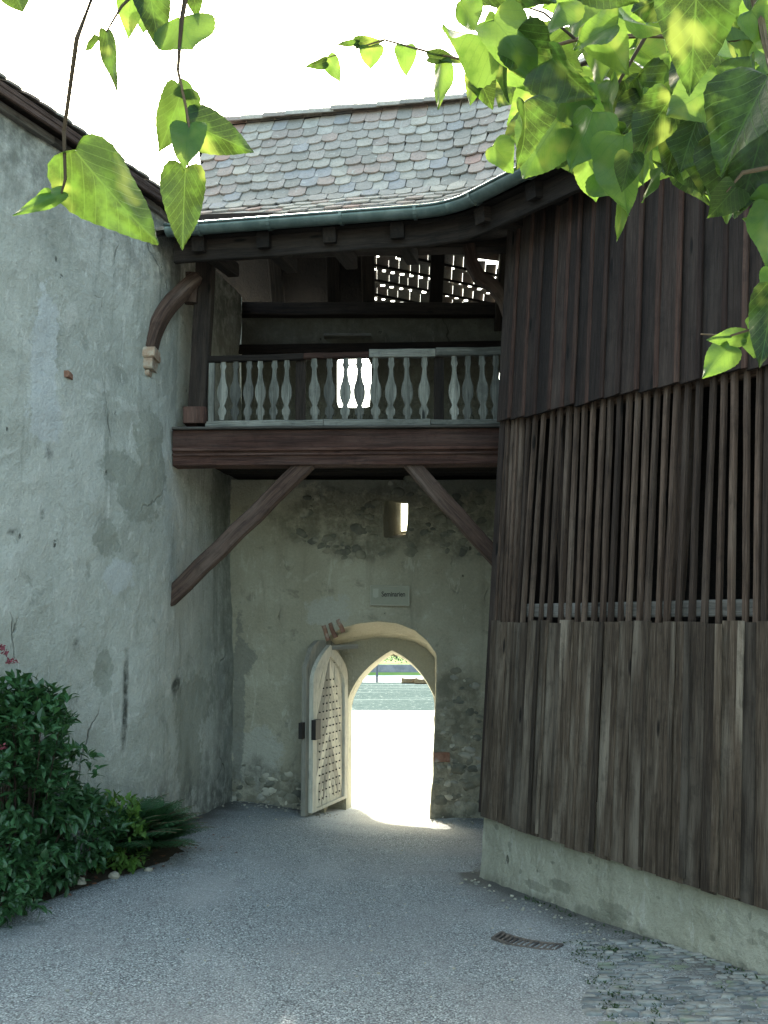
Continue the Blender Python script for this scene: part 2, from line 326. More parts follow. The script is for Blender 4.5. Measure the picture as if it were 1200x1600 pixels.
# left building wall surface
def lx(Y, z):
    a = -1.94 - .42 * (8.3 - Y); b = -1.94 + .148 * (Y - 8.3)
    t = max(0, min(1, (Y - 7.5) / 1.6)); t = t * t * (3 - 2 * t)
    lean = .02 * max(0, z - 1.0) * max(0, min(1, (Y - 7) / 3)) + .02 * z * 0
    return a * (1 - t) + b * t - lean
def left_hit(px, py):
    d = ray(px, py); best = None
    for i in range(1200):
        Y = 4 + i * .006; p = CAM + d * (Y / d.y)
        if p.x < lx(Y, p.z): return p
    return p
def plinth_s(X, Y): return 0
A0 = V((.765, 7.62, 0)); WD = V((.466, -.884, 0)).normalized(); WN = V((-WD.y, WD.x, 0)); WN = WN if WN.y < 0 else -WN   # WN faces the yard
BAT = .08
def wood_pt(s, z, off=0.0):
    bul = .05 * math.sin(max(0, min(1, s / 2.9)) * math.pi)
    return A0 + WD * s + WN * (off + bul - BAT * (z - .1)) + V((0, 0, z))
def wood_hit(px, py, off=0.0):
    d = ray(px, py); nrm = V((WN.x, WN.y, BAT)); p0 = wood_pt(0, .1, off)
    for _ in range(3):
        t = (p0 - CAM).dot(nrm) / d.dot(nrm); p = CAM + d * t
        s = (p - A0).dot(WD); p0 = wood_pt(s, .1, off)
    return s, p.z

def yard_mask(p):
    X, Y = p.x, p.y
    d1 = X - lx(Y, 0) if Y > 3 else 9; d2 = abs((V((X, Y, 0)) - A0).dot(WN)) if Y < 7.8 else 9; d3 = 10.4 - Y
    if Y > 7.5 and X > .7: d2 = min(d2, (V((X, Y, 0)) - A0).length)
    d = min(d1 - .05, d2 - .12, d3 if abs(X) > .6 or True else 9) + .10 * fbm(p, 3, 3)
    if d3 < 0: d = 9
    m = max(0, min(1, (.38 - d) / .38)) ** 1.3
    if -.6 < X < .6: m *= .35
    sun_pale = max(0, min(1, (Y - 9.2 + .25 * fbm(p, 2, 6)) / .7)) * max(0, min(1, (.95 - abs(X - .05) + .15 * fbm(p, 3, 1)) / .4))  # gravel paled inside the gate to paint the sun patch brighter
    return (max(max(0, min(1, (Y - 10.9) / .4)), sun_pale * .28), 0, m * (1 - sun_pale))
g = MB()
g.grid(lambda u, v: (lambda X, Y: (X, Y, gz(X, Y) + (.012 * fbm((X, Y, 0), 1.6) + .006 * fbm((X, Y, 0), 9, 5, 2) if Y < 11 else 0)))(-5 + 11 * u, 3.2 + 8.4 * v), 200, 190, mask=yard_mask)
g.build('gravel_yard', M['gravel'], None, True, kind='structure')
g = MB(); g.grid(lambda u, v: (-40 + 80 * u, -40 + 43.2 * v, gz(-40 + 80 * u, -40 + 43.2 * v) - (.0 if v > .99 else .0)), 40, 40)
g.build('ground', M['gravel'], None, True, kind='structure')
g = MB(); g.grid(lambda u, v: (-150 + 300 * u, 11.6 + 61.6 * v, gz(-150 + 300 * u, 11.6 + 61.6 * v) + (.03 * fbm((u * 300, v * 60, 0), .7) if v > .02 else 0)), 120, 60)
g.build('quay_ground', M['quay'], None, True, kind='structure')
g = MB(); g.grid(lambda u, v: (-250 + 500 * u, 70 + 38 * v, -5.0), 2, 2); g.build('river', M['water'], None, False, kind='structure')
def bank(u, v):
    X = -400 + 800 * u; Y = 104 + 500 * v * v; t = Y - 104
    z = -5.15 + min(.5, t * .25) if t < 3 else -3.4 + (.02 * (t - 3)) + max(0, (t - 60)) * .06
    return (X, Y, z + (.3 * fbm((X, Y, 0), .03) if t > 12 else 0))
g = MB(); g.grid(bank, 80, 60); g.build('far_bank', M['meadow'], None, True, kind='structure')
g = MB(); g.grid(lambda u, v: (-200 + 400 * u, 103 + 3.6 * v, -5.06 + .62 * v + .03 * fbm((u * 400, v * 4, 0), 1)), 160, 6); g.build('shingle_shore', M['shore'], None, True, kind='structure')

# ------------------------------------------------------------------ wall grid with openings
def inside(poly, x, z):
    c = False; n = len(poly)
    for i in range(n):
        (x1, z1), (x2, z2) = poly[i], poly[(i + 1) % n]
        if (z1 > z) != (z2 > z) and x < (x2 - x1) * (z - z1) / (z2 - z1) + x1: c = not c
    return c
def nearest(poly, x, z):
    best = None; n = len(poly)
    for i in range(n):
        (x1, z1), (x2, z2) = poly[i], poly[(i + 1) % n]; dx, dz = x2 - x1, z2 - z1; L = dx * dx + dz * dz
        t = 0 if L == 0 else max(0, min(1, ((x - x1) * dx + (z - z1) * dz) / L)); q = (x1 + dx * t, z1 + dz * t)
        d = (q[0] - x) ** 2 + (q[1] - z) ** 2
        if best is None or d < best[0]: best = (d, q)
    return best
def wallgrid(mb, x0, x1, z0, z1, res, Y, holes, disp, mask=None, flip=False):
    nx, nzv = int((x1 - x0) / res), int((z1 - z0) / res); vid = {}; vs = []; fs = []; P = {}
    keep = {}
    for j in range(nzv):
        for i in range(nx):
            cx, cz = x0 + (i + .5) * (x1 - x0) / nx, z0 + (j + .5) * (z1 - z0) / nzv
            keep[i, j] = not any(inside(h, cx, cz) for h in holes)
    for j in range(nzv + 1):
        for i in range(nx + 1):
            x, z = x0 + i * (x1 - x0) / nx, z0 + j * (z1 - z0) / nzv
            adj = [keep.get((i + a, j + b)) for a in (-1, 0) for b in (-1, 0)]
            if not any(adj): continue
            if False in adj:
                b = min((nearest(h, x, z) for h in holes), key=lambda q: q[0])
                x, z = b[1]
            p = V((x, 0, z)); vid[i, j] = len(vs); vs.append(V((x, Y + disp(x, z), z)))
    for (i, j), kp in keep.items():
        if kp:
            q = (vid[i, j], vid[i + 1, j], vid[i + 1, j + 1], vid[i, j + 1]); fs.append(q[::-1] if flip else q)
    mb.add(vs, fs, None, .5, [mask(p) for p in vs] if mask else None)
def strip(mb, outlines, mask=None, flip=False, sub=4, rough=.0):
    """reveal surface through a list of outlines (each a list of 3-D points)"""
    rows = []
    for a, b in zip(outlines[:-1], outlines[1:]):
        for k in range(sub): rows.append([p.lerp(q, k / sub) for p, q in zip(a, b)])
    rows.append(list(outlines[-1])); n = len(rows[0]); m = len(rows)
    for r, row in enumerate(rows):
        if 0 < r < m - 1: rows[r] = [p + V((fbm(p, 9, 2), 0, fbm(p, 9, 7))) * rough for p in row]
    vs = [p for row in rows for p in row]; fs = []
    for r in range(m - 1):
        for i in range(n - 1):
            q = (r * n + i, r * n + i + 1, (r + 1) * n + i + 1, (r + 1) * n + i); fs.append(q if flip else q[::-1])
    mb.add(vs, fs, None, .5, [mask(p) for p in vs] if mask else None)
def dens(pts, step=.04):
    out = []
    for a, b in zip(pts[:-1], pts[1:]):
        n = max(1, int((b - a).length / step)); out += [a.lerp(b, i / n) for i in range(n)]
    return out + [pts[-1]]

# ------------------------------------------------------------------ gate wall
GY, GI, GO = 10.4, 10.95, 11.32
gate = thing('gate_wall', 'old plastered rubble gate wall with a pointed archway and open studded door', 'wall', (0, GY, -.5))
frontpx = [(507, 1330), (507, 1150), (507, 1008), (514, 994), (530, 983), (555, 975), (590, 971), (620, 974), (648, 985), (668, 1002), (682, 1022), (682, 1060), (681, 1100), (679, 1150), (677, 1185), (678, 1210), (674, 1240), (672, 1275), (671, 1330)]
arch_f = dens([at(x, y, GY) for x, y in frontpx])
inpx = [(512, 1330), (512, 1150), (512, 1030), (517, 1012), (530, 1006), (555, 1001), (590, 996), (620, 997), (648, 1003), (666, 1013), (679, 1028), (680, 1060), (679, 1100), (678, 1150), (677, 1185), (677, 1210), (674, 1240), (672, 1275), (671, 1330)]
def like(a, bpx, Y):   # same point count as dens(frontpx)
    f = [at(x, y, GY) for x, y in frontpx]; b = [at(x, y, Y) for x, y in bpx]; out = []
    for i in range(len(f) - 1):
        n = max(1, int((f[i + 1] - f[i]).length / .04)); out += [b[i].lerp(b[i + 1], k / n) for k in range(n)]
    return out + [b[-1]]
arch_i = like(arch_f, inpx, GI)
def gothic(xl, xr, ys, xa, ya, yb, Y, n=14):
    L = [at(xl, yb, Y), at(xl, ys, Y)]; ap = at(xa, ya, Y); l0 = at(xl, ys, Y); r0 = at(xr, ys - 6, Y)
    def arc(p, q, side, k):
        out = []
        for i in range(1, k):
            t = i / k; b = p.lerp(q, t); bow = .105 * (q - p).length * 4 * t * (1 - t) * (1.0 - .25 * (t - .5)); d = (q - p).normalized(); nn = V((-d.z, 0, d.x)) * side
            out.append(b + nn * bow)
        return out
    return dens(L[:1] + L[1:2], .04)[:-1] + [l0] + arc(l0, ap, 1, n) + [ap] + arc(ap, r0, 1, n) + dens([r0, at(xr - 7, yb, Y)], .04)
got_i = gothic(541, 681, 1100, 612, 1016, 1330, GI)
got_o = gothic(550, 680, 1100, 615, 1022, 1330, GO)
nmin = min(len(got_i), len(got_o))
def resamp(P, n):
    L = [0]
    for a, b in zip(P[:-1], P[1:]): L.append(L[-1] + (b - a).length)
    out = []; j = 0
    for i in range(n):
        s = L[-1] * i / (n - 1)
        while j < len(P) - 2 and L[j + 1] < s: j += 1
        out.append(P[j].lerp(P[j + 1], (s - L[j]) / max(1e-9, L[j + 1] - L[j])))
    return out
ai = max(range(len(got_i)), key=lambda i: got_i[i].z); ao = max(range(len(got_o)), key=lambda i: got_o[i].z)
got_i = resamp(got_i[:ai + 1], 48)[:-1] + resamp(got_i[ai:], 48); got_o = resamp(got_o[:ao + 1], 48)[:-1] + resamp(got_o[ao:], 48)
slit_f = [at(600, 840, GY), at(598, 812, GY), at(601, 782, GY), at(620, 781, GY), at(638, 785, GY), at(637, 812, GY), at(634, 838, GY), at(618, 841, GY)]
slit_o = [at(627, 834, GO), at(627, 812, GO), at(627, 787, GO), at(631, 787, GO), at(637, 787, GO), at(637, 812, GO), at(635, 834, GO), at(631, 834, GO)]
xz = lambda P: [(p.x, p.z) for p in P]
RUB = []     # ellipses of bare rubble in (x, z): centre, half sizes
def el(px, py, hw, hh, Y=GY):
    c = at(px, py, Y); return (c.x, c.z, hw / F * Y, hh / F * Y)
rub = [el(520, 810, 85, 50), el(640, 800, 80, 55), el(730, 820, 60, 55), el(560, 850, 60, 25), el(715, 1130, 45, 80), el(715, 1230, 50, 60), el(395, 1230, 60, 40), el(440, 1235, 60, 30), el(350, 1245, 30, 45)]
lightp = [el(512, 955, 30, 24), el(400, 1180, 40, 40)]
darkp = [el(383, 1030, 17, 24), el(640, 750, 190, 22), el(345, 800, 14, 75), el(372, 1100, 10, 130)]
def inel(e, x, z, soft=.35, n=.3):
    d = math.hypot((x - e[0]) / e[2], (z - e[1]) / e[3]) + n * fbm((x, 0, z), 5, e[0] * 9)
    return max(0, min(1, (1 + soft / 2 - d) / soft))
def gdisp(x, z):
    r = max([inel(e, x, z) for e in rub] + [0]); base = .03 * fbm((x, 0, z), .8, 1) + .006 * fbm((x, 0, z), 6, 4)
    return base * .6 + r * (.012 + .022 * fbm((x, 3, z), 11, 6, 3))
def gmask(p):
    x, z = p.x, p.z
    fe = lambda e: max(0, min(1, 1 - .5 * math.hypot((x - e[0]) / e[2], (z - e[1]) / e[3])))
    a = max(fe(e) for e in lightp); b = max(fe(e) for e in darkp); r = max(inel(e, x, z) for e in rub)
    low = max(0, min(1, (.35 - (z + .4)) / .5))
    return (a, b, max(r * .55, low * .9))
floor_z = 3.02
def jd(P): return [p + V((0, gdisp(p.x, p.z), 0)) for p in P]
mb = MB()
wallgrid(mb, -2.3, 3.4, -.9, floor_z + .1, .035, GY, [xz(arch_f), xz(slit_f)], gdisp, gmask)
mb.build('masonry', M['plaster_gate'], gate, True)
mb = MB(); strip(mb, [jd(arch_f), arch_i], sub=8, rough=.016, mask=lambda p: (1 if p.z > 1.05 and p.x > -.75 else 0, 0, 0))
wallgrid(mb, -1.0, .9, -.9, 1.9, .04, GI, [xz(got_i)], lambda x, z: 0.004 * fbm((x, 0, z), 5))
strip(mb, [got_i, got_o], sub=5, rough=.004, mask=lambda p: (.6, 0, 0))
strip(mb, [jd(slit_f) + [jd(slit_f)[0]], slit_o + [slit_o[0]]], sub=5, rough=.004)
mb.build('archway', M['plaster_recess'], gate, True)
mb = MB(); wallgrid(mb, -3.2, 6, -1.2, floor_z + .1, .12, GO, [xz(got_o), xz(slit_o)], lambda x, z: 0, None, True)
mb.add([(-3.2, GY + .02, floor_z + .06), (6, GY + .02, floor_z + .06), (6, GO, floor_z + .06), (-3.2, GO, floor_z + .06)], [(0, 1, 2, 3)])
mb.build('outer_face', M['plaster_recess'], gate)
# upper parapet wall with two window openings
win1 = [(527, 636), (527, 600), (527, 560), (555, 559), (580, 560), (580, 600), (577, 636), (552, 637)]
win2 = [(779, 626), (779, 604), (780, 582), (800, 582), (822, 582), (822, 604), (822, 626), (800, 626)]
W1, W2 = [at(x, y, GI) for x, y in win1], [at(x, y, GI) for x, y in win2]
top_z = at(500, 494, GI).z
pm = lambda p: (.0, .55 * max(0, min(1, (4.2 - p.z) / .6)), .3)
mb = MB()
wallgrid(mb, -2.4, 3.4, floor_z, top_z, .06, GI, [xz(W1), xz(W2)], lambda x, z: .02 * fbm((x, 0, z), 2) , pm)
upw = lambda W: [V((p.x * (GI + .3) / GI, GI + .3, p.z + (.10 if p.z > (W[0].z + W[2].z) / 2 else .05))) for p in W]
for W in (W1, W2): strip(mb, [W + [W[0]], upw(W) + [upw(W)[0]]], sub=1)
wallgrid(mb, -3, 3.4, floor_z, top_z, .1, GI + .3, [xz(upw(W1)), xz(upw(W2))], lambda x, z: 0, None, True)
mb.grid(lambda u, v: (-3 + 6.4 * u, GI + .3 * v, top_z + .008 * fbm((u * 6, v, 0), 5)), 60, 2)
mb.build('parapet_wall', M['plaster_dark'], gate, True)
# bare rubble stones set in the wall
def rubstones(mb, e, n, smin, smax):
    k = 0
    while k < n:
        x, z = R(e[0] - e[2], e[0] + e[2]), R(e[1] - e[3], e[1] + e[3])
        if inel(e, x, z, .1, .1) < .5 or any(inside(xz(h), x, z) for h in (arch_f, slit_f)): k += .2; continue
        s = R(smin, smax)
        if any(nearest(xz(h), x, z)[0] < (s * 1.15) ** 2 for h in (arch_f, slit_f)): k += .2; continue
        mb.blob((x, GY + gdisp(x, z) + s * .26, z), s, R(0, 99), 2, (1, .42, R(.5, .8)), .35, R(-.4, .4)); k += 1
mb = MB()
for e, n in zip(rub, (34, 36, 30, 18, 30, 30, 18, 16, 8)): rubstones(mb, e, n, .025, .085)
for (px, py, s) in [(668, 1105, .09), (718, 1158, .10), (735, 1110, .085), (562, 800, .07), (560, 826, .1), (596, 850, .08), (481, 800, .07), (722, 862, .06), (690, 850, .05), (640, 862, .09), (488, 846, .09), (690, 1250, .1), (735, 1265, .12), (715, 1200, .09), (745, 1220, .1)]:
    c = at(px, py, GY)
    if not inside(xz(arch_f), c.x, c.z) and nearest(xz(arch_f), c.x, c.z)[0] > (s * 1.1) ** 2 and nearest(xz(slit_f), c.x, c.z)[0] > s * s: mb.blob((c.x, GY + gdisp(c.x, c.z) + s * .27, c.z), s, R(0, 99), 3, (1, .42, R(.6, .9)), .3)
mb.build('rubble_stones', M['rubble'], gate, True)
mb = MB()
for e, n in zip(rub[4:], (14, 20, 14, 10, 3)): rubstones(mb, e, n, .03, .07)
mb.build('pale_stones', M['rubble_pale'], gate, True)
mb = MB()
for (px, py, l, hh, rot) in [(509, 989, .17, .045, 1.9), (520, 985, .17, .045, 1.95), (532, 978, .15, .045, 2.0), (690, 1183, .17, .1, 0)]:
    c = at(px, py, GY - .012); d = V((math.cos(rot), 0, math.sin(rot))) * l / 2
    mb.beam(c - d + V((0, .03, 0)), c + d + V((0, .03, 0)), .09, hh, V((-math.sin(rot), 0, math.cos(rot))), 3, .004, .008)
mb.build('brick_fragment', M['brick'], gate)
mb = MB(); mb.beam(at(512, 1012, 10.5), at(556, 1010, 10.62), .14, .05, n=4); mb.build('lintel_board', M['door_frame'], gate)
mb = MB(); mb.beam(at(506, 525, GI - .06), at(580, 525, GI - .06), .12, .035, n=4); mb.build('window_ledge', M['baluster'], gate)

# door leaf
H = at(540, 1251, 10.93); Hx = V((H.x - .005, 10.93, 0)); Fx = V((at(477, 1268, 9.95).x, 9.95, 0)); DL = (Fx - Hx).length; DU = (Fx - Hx).normalized(); DN = V((-DU.y, DU.x, 0)); DN = DN if DN.x > 0 else -DN
DT = at(540, 1019, 10.93).z; zb = gz(-.62, 10.4) + .05
zt = at(497, 1001, 10.25).z
def dp(a, z, o=0.0): return Hx + DU * (a * DL) + DN * o + V((0, 0, z))
mb = MB()
prof = [(0, zb), (1, zb), (1, zt - .26), (.86, zt - .06), (.72, zt), (.42, zt), (.25, zt - .06), (0, zt - .34)]
def leafpoly(poly, o, t): return [dp(a, z, o) for a, z in poly], DN * t
p, e = leafpoly(prof, -.05, .05); mb.prism(p, e)
door = mb.build('door', M['door_frame'], gate, label='pale wooden door leaf standing open with a pointed arch panel of iron studs')
def gothpoly(a0, a1, z0, zs, za, n=12):
    am = (a0 + a1) / 2 + .03; P = [(a0, z0), (a1, z0)]
    for i in range(n + 1): t = i / n; P.append((a1 + (am - a1) * t ** 1.9, zs + (za - zs) * t ** .92))
    for i in range(1, n + 1): t = 1 - i / n; P.append((a0 + (am - a0) * t ** 1.9, zs + (za - zs) * t ** .92))
    return P
# raised pointed-arch rim and chevron boards
mb = MB(); G1 = gothpoly(.04, .93, zb + .02, .95, zt - .05); G2 = gothpoly(.12, .84, zb + .05, .85, zt - .17)
n = len(G1); vs = [dp(a, z, .045) for a, z in G1] + [dp(a, z, .045) for a, z in G2] + [dp(a, z, -.002) for a, z in G1] + [dp(a, z, -.002) for a, z in G2]; fs = []
for i in range(n):
    j = (i + 1) % n; fs += [(i, j, n + j, n + i), (2 * n + i, 2 * n + j, j, i), (n + i, n + j, 3 * n + j, 3 * n + i)]
mb.add(vs, fs, [V((p.z, p.x, p.y)) for p in vs]); mb.build('arch_moulding', M['door'], door)
mb = MB(); G2p = G2
for kk in range(-4, 12):           # chevron boards, each clipped to the arch panel by stepping
    z0 = zb - .9 + kk * .20
    for sgn in (-1, 1):
        seg = []
        for i in range(13):
            a = .47 + sgn * .33 * i / 12; zc = z0 + .95 - 1.0 * abs(a - .47) * 1.9
            seg.append((a, zc))
        run = []
        for (a, zc) in seg:
            lo, hi = zc - .0985, zc + .0985
            ok = inside(G2p, a, zc) and inside(G2p, a, hi - .02) and inside(G2p, a, lo + .01)
            if ok: run.append((a, lo, hi))
        if len(run) > 1:
            o_ = R(.016, .021); P = [dp(a, l, o_) for a, l, h in run] + [dp(a, h, o_) for a, l, h in reversed(run)]
            mb.prism(P, DN * -.014)
mb.build('chevron_board', M['door'], door)
mb = MB(); p, e = leafpoly(G2p, .002, .011); mb.prism(p, e); mb.build('inner_panel', M['door'], door)
mb = MB()
for r in range(16):
    z = zb + .12 + r * (zt - .42 - zb - .12) / 15; cnt = 7 if r < 12 else (5 if r < 15 else 3); sp = .085
    for c in range(cnt):
        a = .47 + (c - (cnt - 1) / 2) * sp
        if random.random() < .03: continue
        mb.blob(dp(a, z, .026), .0095, R(0, 9), 1, (1, 1, 1), .15)
mb.build('door_stud', M['iron'], door)
mb = MB(); p, e = leafpoly([(.84, .38), (.96, .38), (.96, .58), (.84, .58)], .04, .05); mb.prism(p, e); p, e = leafpoly([(.98, .40), (1.07, .40), (1.07, .56), (.98, .56)], -.05, .04); mb.prism(p, e); mb.build('door_lock', M['iron'], door)
mb = MB()
for z in (.15, 1.0): p, e = leafpoly([(-.02, z - .03), (.09, z - .02), (.09, z + .02), (-.02, z + .03)], .0, .012); mb.prism(p, e)
mb.build('hinge', M['iron'], door)
# sign
s0, s1 = at(579, 945, GY - .03), at(639, 915, GY - .03)
mb = MB(); yy = GY - .03
mb.beam(V((s0.x, yy, (s0.z + s1.z) / 2)), V((s1.x, yy, (s0.z + s1.z) / 2 - .008)), .03, s1.z - s0.z, n=3, jit=.001)
sign = mb.build('wall_sign', M['sign'], None, label='small weathered name board fixed on the wall above the archway', category='sign')
mb = MB(); a, b, c, d = V((s0.x, yy - .018, s0.z)), V((s1.x, yy - .018, s0.z - .008)), V((s1.x, yy - .018, s1.z - .008)), V((s0.x, yy - .018, s1.z))
for p, q in ((a, b), (d, c)): mb.beam(p, q, .014, .013, n=2, jit=.001)
for p, q in ((a, d), (b, c)): mb.beam(p, q, .014, .013, V((1, 0, 0)), n=2, jit=.001)
mb.build('sign_frame', M['sign_frame'], sign)
cu = bpy.data.curves.new('sign_text', 'FONT'); cu.body = 'Seminarien'; cu.size = .075; cu.extrude = .001; cu.align_x = 'LEFT'; cu.offset = .0012; cu.space_character = .95
to = bpy.data.objects.new('sign_text', cu); COL.objects.link(to); dg = bpy.context.evaluated_depsgraph_get(); me = bpy.data.meshes.new_from_object(to.evaluated_get(dg)); bpy.data.objects.remove(to)
lo = bpy.data.objects.new('lettering', me); COL.objects.link(lo); me.materials.append(M['ink']); lo.parent = sign
tl, tr = at(596, 932, yy - .018), at(633, 932, yy - .018); ws = (tr.x - tl.x) / max(.01, max(v.co.x for v in me.vertices))
lo.matrix_world = Matrix.Translation((tl.x, yy - .0175, tl.z)) @ Matrix.Rotation(math.pi / 2, 4, 'X') @ Matrix.Diagonal((ws, ws * 1.25, 1, 1))
mb = MB(); pa = at(587, 927, yy - .017); mb.prism([pa + V((x, 0, z)) for x, z in ((-.03, -.035), (.0, -.05), (.03, -.035), (.03, .05), (-.03, .05))], V((0, -.002, 0))); mb.build('emblem_patch', M['sign_frame'], sign)

# ------------------------------------------------------------------ left building
lb = thing('plastered_house', 'tall pale plastered house wall with stained patches along the left of the yard', 'building', (-3, 7, 0))
def lel(px, py, hw, hh):
    c = left_hit(px, py); dx = left_hit(px + hw * .5, py); return (c.y, c.z, abs(dx.y - c.y) * 2, hh / F * c.y)
PA = [lel(72, 560, 20, 120), lel(70, 650, 26, 40), lel(185, 900, 22, 25)]
PB = [lel(215, 765, 32, 45), lel(165, 840, 20, 28), lel(305, 1095, 30, 42), lel(295, 1180, 20, 75), lel(160, 1050, 12, 34), lel(190, 735, 30, 30), lel(235, 720, 20, 90), lel(345, 790, 16, 80)]
PC = [lel(75, 706, 5, 12), lel(68, 805, 4, 10), lel(118, 1008, 6, 10), lel(276, 1072, 7, 12), lel(195, 1090, 4, 75), lel(20, 830, 4, 5)]
def lmask(p):
    y, z = p.y, p.z
    def ee(e, soft, n): d = math.hypot((y - e[0]) / e[2], (z - e[1]) / e[3]) + n * fbm((y, 0, z), 6, e[0] * 7); return max(0, min(1, (1 + soft / 2 - d) / soft))
    def fe(e): return max(0, min(1, 1 - .5 * math.hypot((y - e[0]) / e[2], (z - e[1]) / e[3])))
    a = max(fe(e) for e in PA); b = max(fe(e) for e in PB); c = max(ee(e, .3, .3) for e in PC)
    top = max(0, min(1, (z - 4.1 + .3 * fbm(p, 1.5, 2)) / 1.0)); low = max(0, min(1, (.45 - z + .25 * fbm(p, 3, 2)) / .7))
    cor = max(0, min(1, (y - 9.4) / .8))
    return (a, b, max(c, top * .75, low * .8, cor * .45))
def ldisp(Y, z): return .03 * fbm((0, Y, z), .7, 3) +   .011 * fbm((0, Y, z), 4, 8) + .004 * fbm((0, Y, z), 19, 8, 2)
mb = MB()
TOPZ = 5.32
mb.grid(lambda u, v: (lambda Y, z: (lx(Y, z) + ldisp(Y, z), Y, z))(4.2 + 6.6 * u, -.6 + (TOPZ + .6) * v), 230, 200, mask=lmask)
mb.grid(lambda u, v: (lambda Y, z: (lx(Y, z) + ldisp(Y, z), Y, z))(-8 + 12.2 * u, -.6 + (TOPZ + .6) * v), 60, 40, mask=lambda p: (0, 0, .3))
mb.add([(lx(10.8, 0), 10.8, -.8), (-9, 14, -.8), (-9, 14, TOPZ), (lx(10.8, 5), 10.8, TOPZ)], [(3, 2, 1, 0)]); mb.add([(lx(-8, 0), -8, -.8), (-14, -5, -.8), (-14, -5, TOPZ), (lx(-8, 5), -8, TOPZ)], [(0, 1, 2, 3)])
mb.build('wall', M['plaster_left'], lb, True)
mb = MB()
for (px, py, l) in [(111, 588, .07)]:
    p = left_hit(px, py); mb.beam(p + V((-.03, -l, 0)), p + V((-.03, l * .3, 0)), .08, .05, n=2)
mb.build('exposed_brick', M['brick'], lb)
corb = at(232, 563, 8.12)
mb = MB()
mb.beam(corb + V((-.2, .03, .055)), corb + V((.07, .03, .055)), .23, .09, n=2, ch=.012); mb.beam(corb + V((-.2, .03, -.04)), corb + V((.05, .03, -.04)), .20, .095, n=2, ch=.012); mb.beam(corb + V((-.2, .03, -.115)), corb + V((.02, .03, -.115)), .14, .055, n=2, ch=.012)
mb.build('brick_corbel', M['corbel'], lb)

# ------------------------------------------------------------------ roof tile layer
def offs(path, o):
    """path: list of (P, N) with N the horizontal direction away from the yard"""
    return [P + N * o for P, N in path]
def tiles(mb, path, prof, exposure, width=.165, dz=0.0, thick=.016, jit=1.0, start=0.0, lst=None):
    L = [0]
    for a, b in zip(prof[:-1], prof[1:]): L.append(L[-1] + math.hypot(b[0] - a[0], b[1] - a[1]))
    def pr(s):
        s = max(0, min(L[-1], s)); j = 0
        while j < len(prof) - 2 and L[j + 1] < s: j += 1
        t = (s - L[j]) / (L[j + 1] - L[j]); a, b = prof[j], prof[j + 1]; return a[0] + (b[0] - a[0]) * t, a[1] + (b[1] - a[1]) * t
    row = 0; s = start
    while s < L[-1] - exposure * .5:
        o, h = pr(s); o2, h2 = pr(s + exposure * 1.25); d = math.hypot(o2 - o, h2 - h) or 1; so, sh = (o2 - o) / d, (h2 - h) / d
        pts = offs(path, o); cum = [0]
        for a, b in zip(pts[:-1], pts[1:]): cum.append(cum[-1] + (b - a).length)
        x = (row % 2) * width * .5 - width * R(0, .15) + (lst(o) if lst else 0)
        while x < cum[-1] - width * .4:
            wd = width * R(.93, 1.04); xc = min(max(x + wd / 2, 0), cum[-1]); j = 0
            while j < len(cum) - 2 and cum[j + 1] < xc: j += 1
            t = (xc - cum[j]) / max(1e-6, cum[j + 1] - cum[j]); P = pts[j].lerp(pts[j + 1], t); N = path[j][1].lerp(path[j + 1][1], t).normalized()
            T = (pts[j + 1] - pts[j]).normalized(); S = (N * so + V((0, 0, sh))).normalized(); T = (T - S * T.dot(S)).normalized(); nn = T.cross(S); nn = nn if nn.z > 0 else -nn
            P = P + V((0, 0, h + dz)) + nn * (.03 + .006 * R(-1, 1) * jit) + S * R(-.012, .012) * jit
            sag = .02 * nz(P, .7, 4); P = P + nn * sag
            Ld = exposure * 1.9; up = nn * -.028; rt = R(-.035, .035) * jit; T2 = (T + S * rt).normalized(); S2 = (S - T * rt).normalized(); hw = wd / 2 - .003
            out = [(-hw, Ld), (-hw, .035), (-hw * .8, .012), (-hw * .42, .0), (0, -.004), (hw * .42, 0), (hw * .8, .012), (hw, .035), (hw, Ld)]
            tw = R(-.004, .004) * jit
            top = [P + T2 * a + S2 * b + up * (b / Ld) + nn * (tw * a / hw) for a, b in out]; n = len(top)
            vs = top + [p - nn * thick for p in top]
            fs = [tuple(range(n)) if T.cross(S).z < 0 else tuple(range(n - 1, -1, -1)), tuple(range(n, 2 * n))] + [(i, (i + 1) % n, n + (i + 1) % n, n + i) for i in range(n)]
            mb.add(vs, fs); x += wd
        s += exposure * R(.96, 1.04); row += 1
def deck(mb, path, prof, dz):
    for (o1, h1), (o2, h2) in zip(prof[:-1], prof[1:]):
        a = [p + V((0, 0, h1 + dz)) for p in offs(path, o1)]; b = [p + V((0, 0, h2 + dz)) for p in offs(path, o2)]
        n = len(a); mb.add(a + b, [(i, i + 1, n + i + 1, n + i) for i in range(n - 1)])
